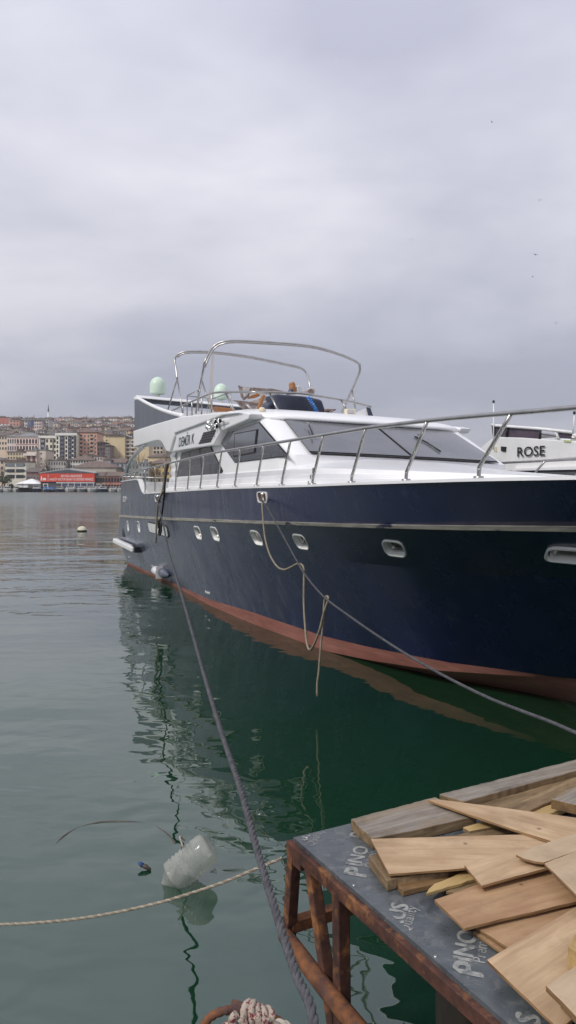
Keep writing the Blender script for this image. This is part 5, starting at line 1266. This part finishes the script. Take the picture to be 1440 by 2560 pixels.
def ropes():
    # heavy grey line from the aft fairlead to the quay
    A = to_world(px_hull(397, 1247))+VV*.04; B = at(785, 2560, 1.9)
    mid = plane_path(A, B, [(408, 1312), (421, 1375), (437, 1432), (455, 1490), (486, 1600), (520, 1720), (560, 1850), (600, 1968), (632, 2085), (655, 2165), (700, 2312), (742, 2440), (785, 2560)])
    end = mid[-1]
    path = spline([A]+mid+[end+Vector((.02, -.35, -.16)), end+Vector((.03, -.62, -.24))], 8)
    tag(rope_mesh(path, .0145, ['rope_grey'], pitch=.105, step=.014), 'thick grey twisted mooring rope running from the stern down to the viewer', 'rope')
    # second line from the midship fairlead to the right
    A = to_world(px_hull(657, 1246))+VV*.05; B = at(1470, 1847, 4.1)
    path = plane_path(A, B, [(672, 1275), (690, 1308), (715, 1353), (738, 1395), (765, 1440), (812, 1494), (880, 1545), (960, 1600), (1040, 1650), (1130, 1700), (1220, 1744), (1300, 1776), (1380, 1806), (1440, 1832), (1520, 1862)])
    last = path[-1]
    m2 = MB(); path2 = spline([A]+path+[last+(last-path[-2])*2.0+Vector((0, 0, .02))], 8); m2.tube(path2, .0115, 8)
    tag(m2.build('rope', MT['rope_grey']), 'smooth grey mooring rope from the midship fairlead leading off to the right', 'rope')
    # loose tan end of it, looped twice over the taut part
    k = plane_path(A, B, [(655, 1258), (661, 1300), (668, 1345), (680, 1385), (697, 1415), (712, 1424), (726, 1418), (738, 1410), (748, 1412), (753, 1424), (755, 1455), (758, 1510), (765, 1565), (772, 1605), (781, 1624), (792, 1610), (803, 1575), (808, 1540), (815, 1505), (814, 1493), (807, 1493), (804, 1510), (805, 1550), (803, 1610), (801, 1680), (800, 1706), (800, 1740)])
    n = Vector((-(B-A).y, (B-A).x, 0)).normalized(); n = n if n.y < 0 else -n
    k = [p+n*.035*math.sin(i*.55) for i, p in enumerate(k)]
    m3 = MB(); m3.tube(spline(k, 6), .013, 8); tag(m3.build('rope', MT['rope_tan']), 'tan loose rope looped over the grey midship mooring rope and trailing in the water', 'rope')
    # striped thin rope from the platform corner to the left
    a = edge_pt(716, 2140)+Vector((-.02, -.02, 0)); b = at(-60, 2314, 4.0)
    pts = [a]+plane_path(a, b, [(640, 2172), (560, 2205), (480, 2232), (400, 2256), (300, 2279), (200, 2296), (100, 2306), (0, 2311), (-120, 2310)])
    tag(rope_mesh(spline(pts, 8), .0075, ['rope_white', 'rope_tan', 'rope_tan'], pitch=.05, step=.006), 'thin striped rope stretched low over the water from the platform corner', 'rope')
    # lines hanging over the yacht's side by the aft fairlead
    def side(pts, r, mat, label, v=2.64):
        m = MB(); m.tube(spline([to_world(S(x, y, v)) for x, y in pts], 6), r, 7); tag(m.build('rope', MT[mat]), label, 'rope', 'lines hanging at the stern quarter')
    side(((409, 1226), (402, 1240), (396, 1256), (393, 1280), (391, 1310), (390, 1340), (389, 1357)), .026, 'rope_tan', 'frayed olive rope end hanging down over the white blanking plate', 2.68)
    side(((420, 1160), (414, 1195), (411, 1225), (408, 1260), (403, 1294), (399, 1318), (397, 1334), (400, 1337), (403, 1325), (403, 1306), (398, 1300), (396, 1320)), .024, 'rubber', 'black hose looped over the rail beside the frayed olive rope', 2.70)
    side(((415, 1158), (411, 1190), (408, 1222), (400, 1243)), .03, 'rope_tan', 'dark rope tied around the aft rail above the fairlead', 2.66)
    # submerged loop
    sub = [onz(x, y, z) for x, y, z in ((85, 2200, -.04), (105, 2160, -.018), (135, 2120, -.0125), (160, 2092, -.006), (200, 2070, -.010), (260, 2056, -.004), (320, 2056, -.006), (370, 2062, -.0125), (405, 2078, -.009), (428, 2098, -.008), (437, 2112, -.010), (430, 2140, -.03))]
    m = MB(); m.tube(spline(sub, 8), .012, 7); tag(m.build('rope', MT['subrope']), 'dark slimy rope arching just under the water surface near the bottle', 'rope')
ropes()

def mooring_ring():
    Y0 = 1.75; P = lambda x, y, d=0: at(x, y+14, Y0+d)
    root = empty('mooring_ring', at(650, 2640, 1.30)); root.location.z = 1.0
    tag(root, 'rusty iron mooring ring with flecked rope knotted round its stem at the bottom', 'mooring ring')
    off = root.location; L = lambda p: Vector(p)-off
    m = MB(); sp = spline([P(588, 2512), P(560, 2513), (P(530, 2526)), P(512, 2545), P(508, 2562), P(520, 2582), P(556, 2585), P(600, 2568)], 8); m.tube([L(p) for p in sp], [.0095+.001*math.sin(i*1.3) for i in range(len(sp))], 9); m.build('ring', MT['rust2'], root)
    rod = [P(578, 2498), P(625, 2518), P(690, 2548), P(760, 2600), Vector((.12, 1.25, 1.0))]
    m = MB(); m.tube([L(p) for p in rod], [.012, .017, .019, .020, .022], 10); m.build('stem', MT['rust2'], root)
    ax = (rod[2]-rod[0]).normalized(); e1 = ax.cross(Vector((0, 0, 1))).normalized(); e2 = ax.cross(e1)
    for k, f in enumerate((.30, .42, .54, .66, .78)):
        cpt = rod[0].lerp(rod[2], f); t0 = k*.9; rr = .0195+.002*math.sin(k*2)
        pts = [L(cpt+ax*(.006*math.sin(2*a+t0))+(e1*math.cos(a)+e2*math.sin(a))*rr) for a in [2*math.pi*i/20 for i in range(20)]]
        m = MB(); m.tube(pts, .0088, 8, closed=True); m.build('rope_turn', MT['rope_red'], root)
    for pts in ([(590, 2520), (580, 2535), (590, 2555), (600, 2575)], [(600, 2530), (612, 2548), (606, 2572)], [(575, 2545), (560, 2556), (552, 2575)], [(640, 2525), (650, 2545), (640, 2570)], [(665, 2530), (660, 2550), (670, 2572)]):
        m = MB(); m.tube([L(p) for p in spline([P(x, y, -.03) for x, y in pts], 6)], .0088, 8); m.build('rope_bight', MT['rope_red'], root)
    o = rope_mesh([L(p) for p in spline([P(672, 2562, -.02), P(684, 2550, -.02), P(702, 2546, -.02), P(718, 2554, -.02), P(726, 2572, -.02), P(728, 2600, -.05)], 8)], .011, ['rope_white', 'rope_white', 'rope_blue'], pitch=.05, step=.004, parent=root, name='rope_tail')
mooring_ring()

# ------------------------------------------------------------------ floating things
def floaters():
    # plastic jug
    m = bpy.data.materials.new('thin_clear_plastic'); m.use_nodes = True; nt = m.node_tree; N = nt.nodes; L = nt.links
    pb = N['Principled BSDF']; pb.inputs['Base Color'].default_value = (.70, .70, .66, 1); pb.inputs['Roughness'].default_value = .12
    tr = N.new('ShaderNodeBsdfTransparent'); tr.inputs[0].default_value = (.86, .88, .84, 1); tl = N.new('ShaderNodeBsdfTranslucent'); tl.inputs[0].default_value = (.55, .55, .48, 1)
    mx0 = N.new('ShaderNodeMixShader'); mx0.inputs[0].default_value = .35; L.new(pb.outputs[0], mx0.inputs[1]); L.new(tl.outputs[0], mx0.inputs[2])
    tc = N.new('ShaderNodeTexCoord'); nz = N.new('ShaderNodeTexNoise'); nz.inputs['Scale'].default_value = 14; nz.inputs['Detail'].default_value = 5; L.new(tc.outputs['Object'], nz.inputs['Vector'])
    mr = N.new('ShaderNodeMapRange'); L.new(nz.outputs[0], mr.inputs[0]); mr.inputs[1].default_value = .35; mr.inputs[2].default_value = .7; mr.inputs[3].default_value = .34; mr.inputs[4].default_value = .58
    bp = N.new('ShaderNodeBump'); bp.inputs['Strength'].default_value = .22; bp.inputs['Distance'].default_value = .01; L.new(nz.outputs[0], bp.inputs['Height']); L.new(bp.outputs[0], pb.inputs['Normal'])
    mx = N.new('ShaderNodeMixShader'); L.new(mr.outputs[0], mx.inputs[0]); L.new(tr.outputs[0], mx.inputs[1]); L.new(mx0.outputs[0], mx.inputs[2])
    L.new(mx.outputs[0], N['Material Output'].inputs[0]); MT['pet'] = m
    W = onz(418, 2206, 0); E = at(526, 2114, W.y+.06); ax = (E-W); Ln = ax.length
    root = empty('plastic_bottle', W); tag(root, 'large ribbed clear plastic jug floating tilted in the water', 'bottle')
    prof = [(-.07, .02), (-.03, .022), (.0, .045), (.04, .084)]
    for i in range(45):
        t = .05+i*(Ln-.09)/44; prof.append((t, .106+.0045*(math.sin(i*math.pi*.4) if 5 < i < 38 else 0)))
    prof += [(Ln-.02, .102), (Ln-.005, .088), (Ln+.005, .06), (Ln-.01, .03), (Ln-.015, .001)]
    b = MB(); b.lathe(prof, (0, 0, 0), ax, 40)
    rr = random.Random(3); b.v = [tuple(Vector(v)+Vector((rr.uniform(-1, 1), rr.uniform(-1, 1), rr.uniform(-1, 1)))*.0006) for v in b.v]
    b.build('body', m, root)
    c = MB(); c.lathe([(-.11, .001), (-.11, .024), (-.07, .024), (-.07, .001)], (0, 0, 0), ax, 14); c.build('cap', MT['cream'], root)
    t = MB(); t.tube(spline([Vector((.10, .02, .22)), Vector((.075, .06, .27)), Vector((.10, .10, .23))], 6), .006, 6); t.build('string', MT['rope_white'], root)
    # debris
    p = onz(364, 2170, .012); d = MB(); d.tube([p+Vector((-.03, .01, .015)), p+Vector((.0, 0, .01)), p+Vector((.035, -.015, -.006))], [.012, .016, .010], 8); 
    o = d.build('floating_stick', MT['subrope']); tag(o, 'short dark stick with a blue tip floating left of the jug', 'debris')
    e = MB(); e.tube([p+Vector((-.05, .015, .03)), p+Vector((-.02, .006, .014))], [.010, .0165], 8); e.build('blue_tip', M('dull_blue_twine', (.02, .05, .16), (.06, .10, .24), 40, rough=.8), o)
    # mooring buoy
    B = onz(205, 1328, 0); r = 12*B.y/FPX; root = empty('mooring_buoy', B); tag(root, 'round off white mooring buoy with a dark waterline floating on the left', 'buoy')
    m = MB(); m.lathe([(-r*.7, .001), (-r*.5, r*.7), (0, r*.97), (r*.25, r)], (0, 0, 0), (0, 0, 1), 18); m.build('weed_band', MT['weed'], root)
    m = MB(); m.lathe([(r*.25, r*1.005), (r*.5, r*.93), (r*.8, r*.7), (r*1.0, r*.38), (r*1.06, .001)], (0, 0, 0), (0, 0, 1), 18); m.build('float', MT['buoy'], root)
floaters()

def birds():
    for i, (x, y, Y, w, a) in enumerate(((1338, 637, 110, .55, 25), (1350, 500, 150, .5, -20), (1230, 305, 170, .45, 15), (1332, 692, 180, .45, 10), (1028, 600, 150, .4, -8), (1390, 808, 150, .4, 30))):
        p = at(x, y, Y); m = MB()
        m.lathe([(-.22, .001), (-.1, .035), (.05, .05), (.16, .035), (.22, .001)], (0, 0, 0), (1, 0, 0), 8)
        for s in (1, -1):
            m.add([(.08, 0, .03), (-.06, 0, .02), (-.02, s*w*.5, .16), (.07, s*w*.5, .17), (-.10, s*w, .02), (-.06, s*w, .05)], [(0, 1, 2, 3), (3, 2, 4, 5)])
        o = m.build('seagull', MT['black']); o.location = p; o.rotation_euler = (R(a), R(10), R(40+i*50))
        tag(o, ['bird with spread wings above the second yacht, largest of the birds', 'bird high above the largest bird at right', 'topmost bird in the sky', 'tiny bird just under the largest bird', 'tiny bird left of the others in mid sky', 'lowest bird at the right edge of the sky'][i], 'bird', 'birds in the sky')
birds()

# ------------------------------------------------------------------ thin harbour haze
def haze():
    m = bpy.data.materials.new('thin_haze'); m.use_nodes = True; nt = m.node_tree; nt.nodes.clear()
    out = nt.nodes.new('ShaderNodeOutputMaterial'); v = nt.nodes.new('ShaderNodeVolumePrincipled')
    v.inputs['Color'].default_value = (.86, .88, .93, 1); v.inputs['Density'].default_value = .00024; v.inputs['Anisotropy'].default_value = .2
    nt.links.new(v.outputs[0], out.inputs['Volume'])
    b = MB(); b.box((0, 780, 41), (1900, 1700, 96))
    tag(b.build('haze', m), kind='stuff')
haze()
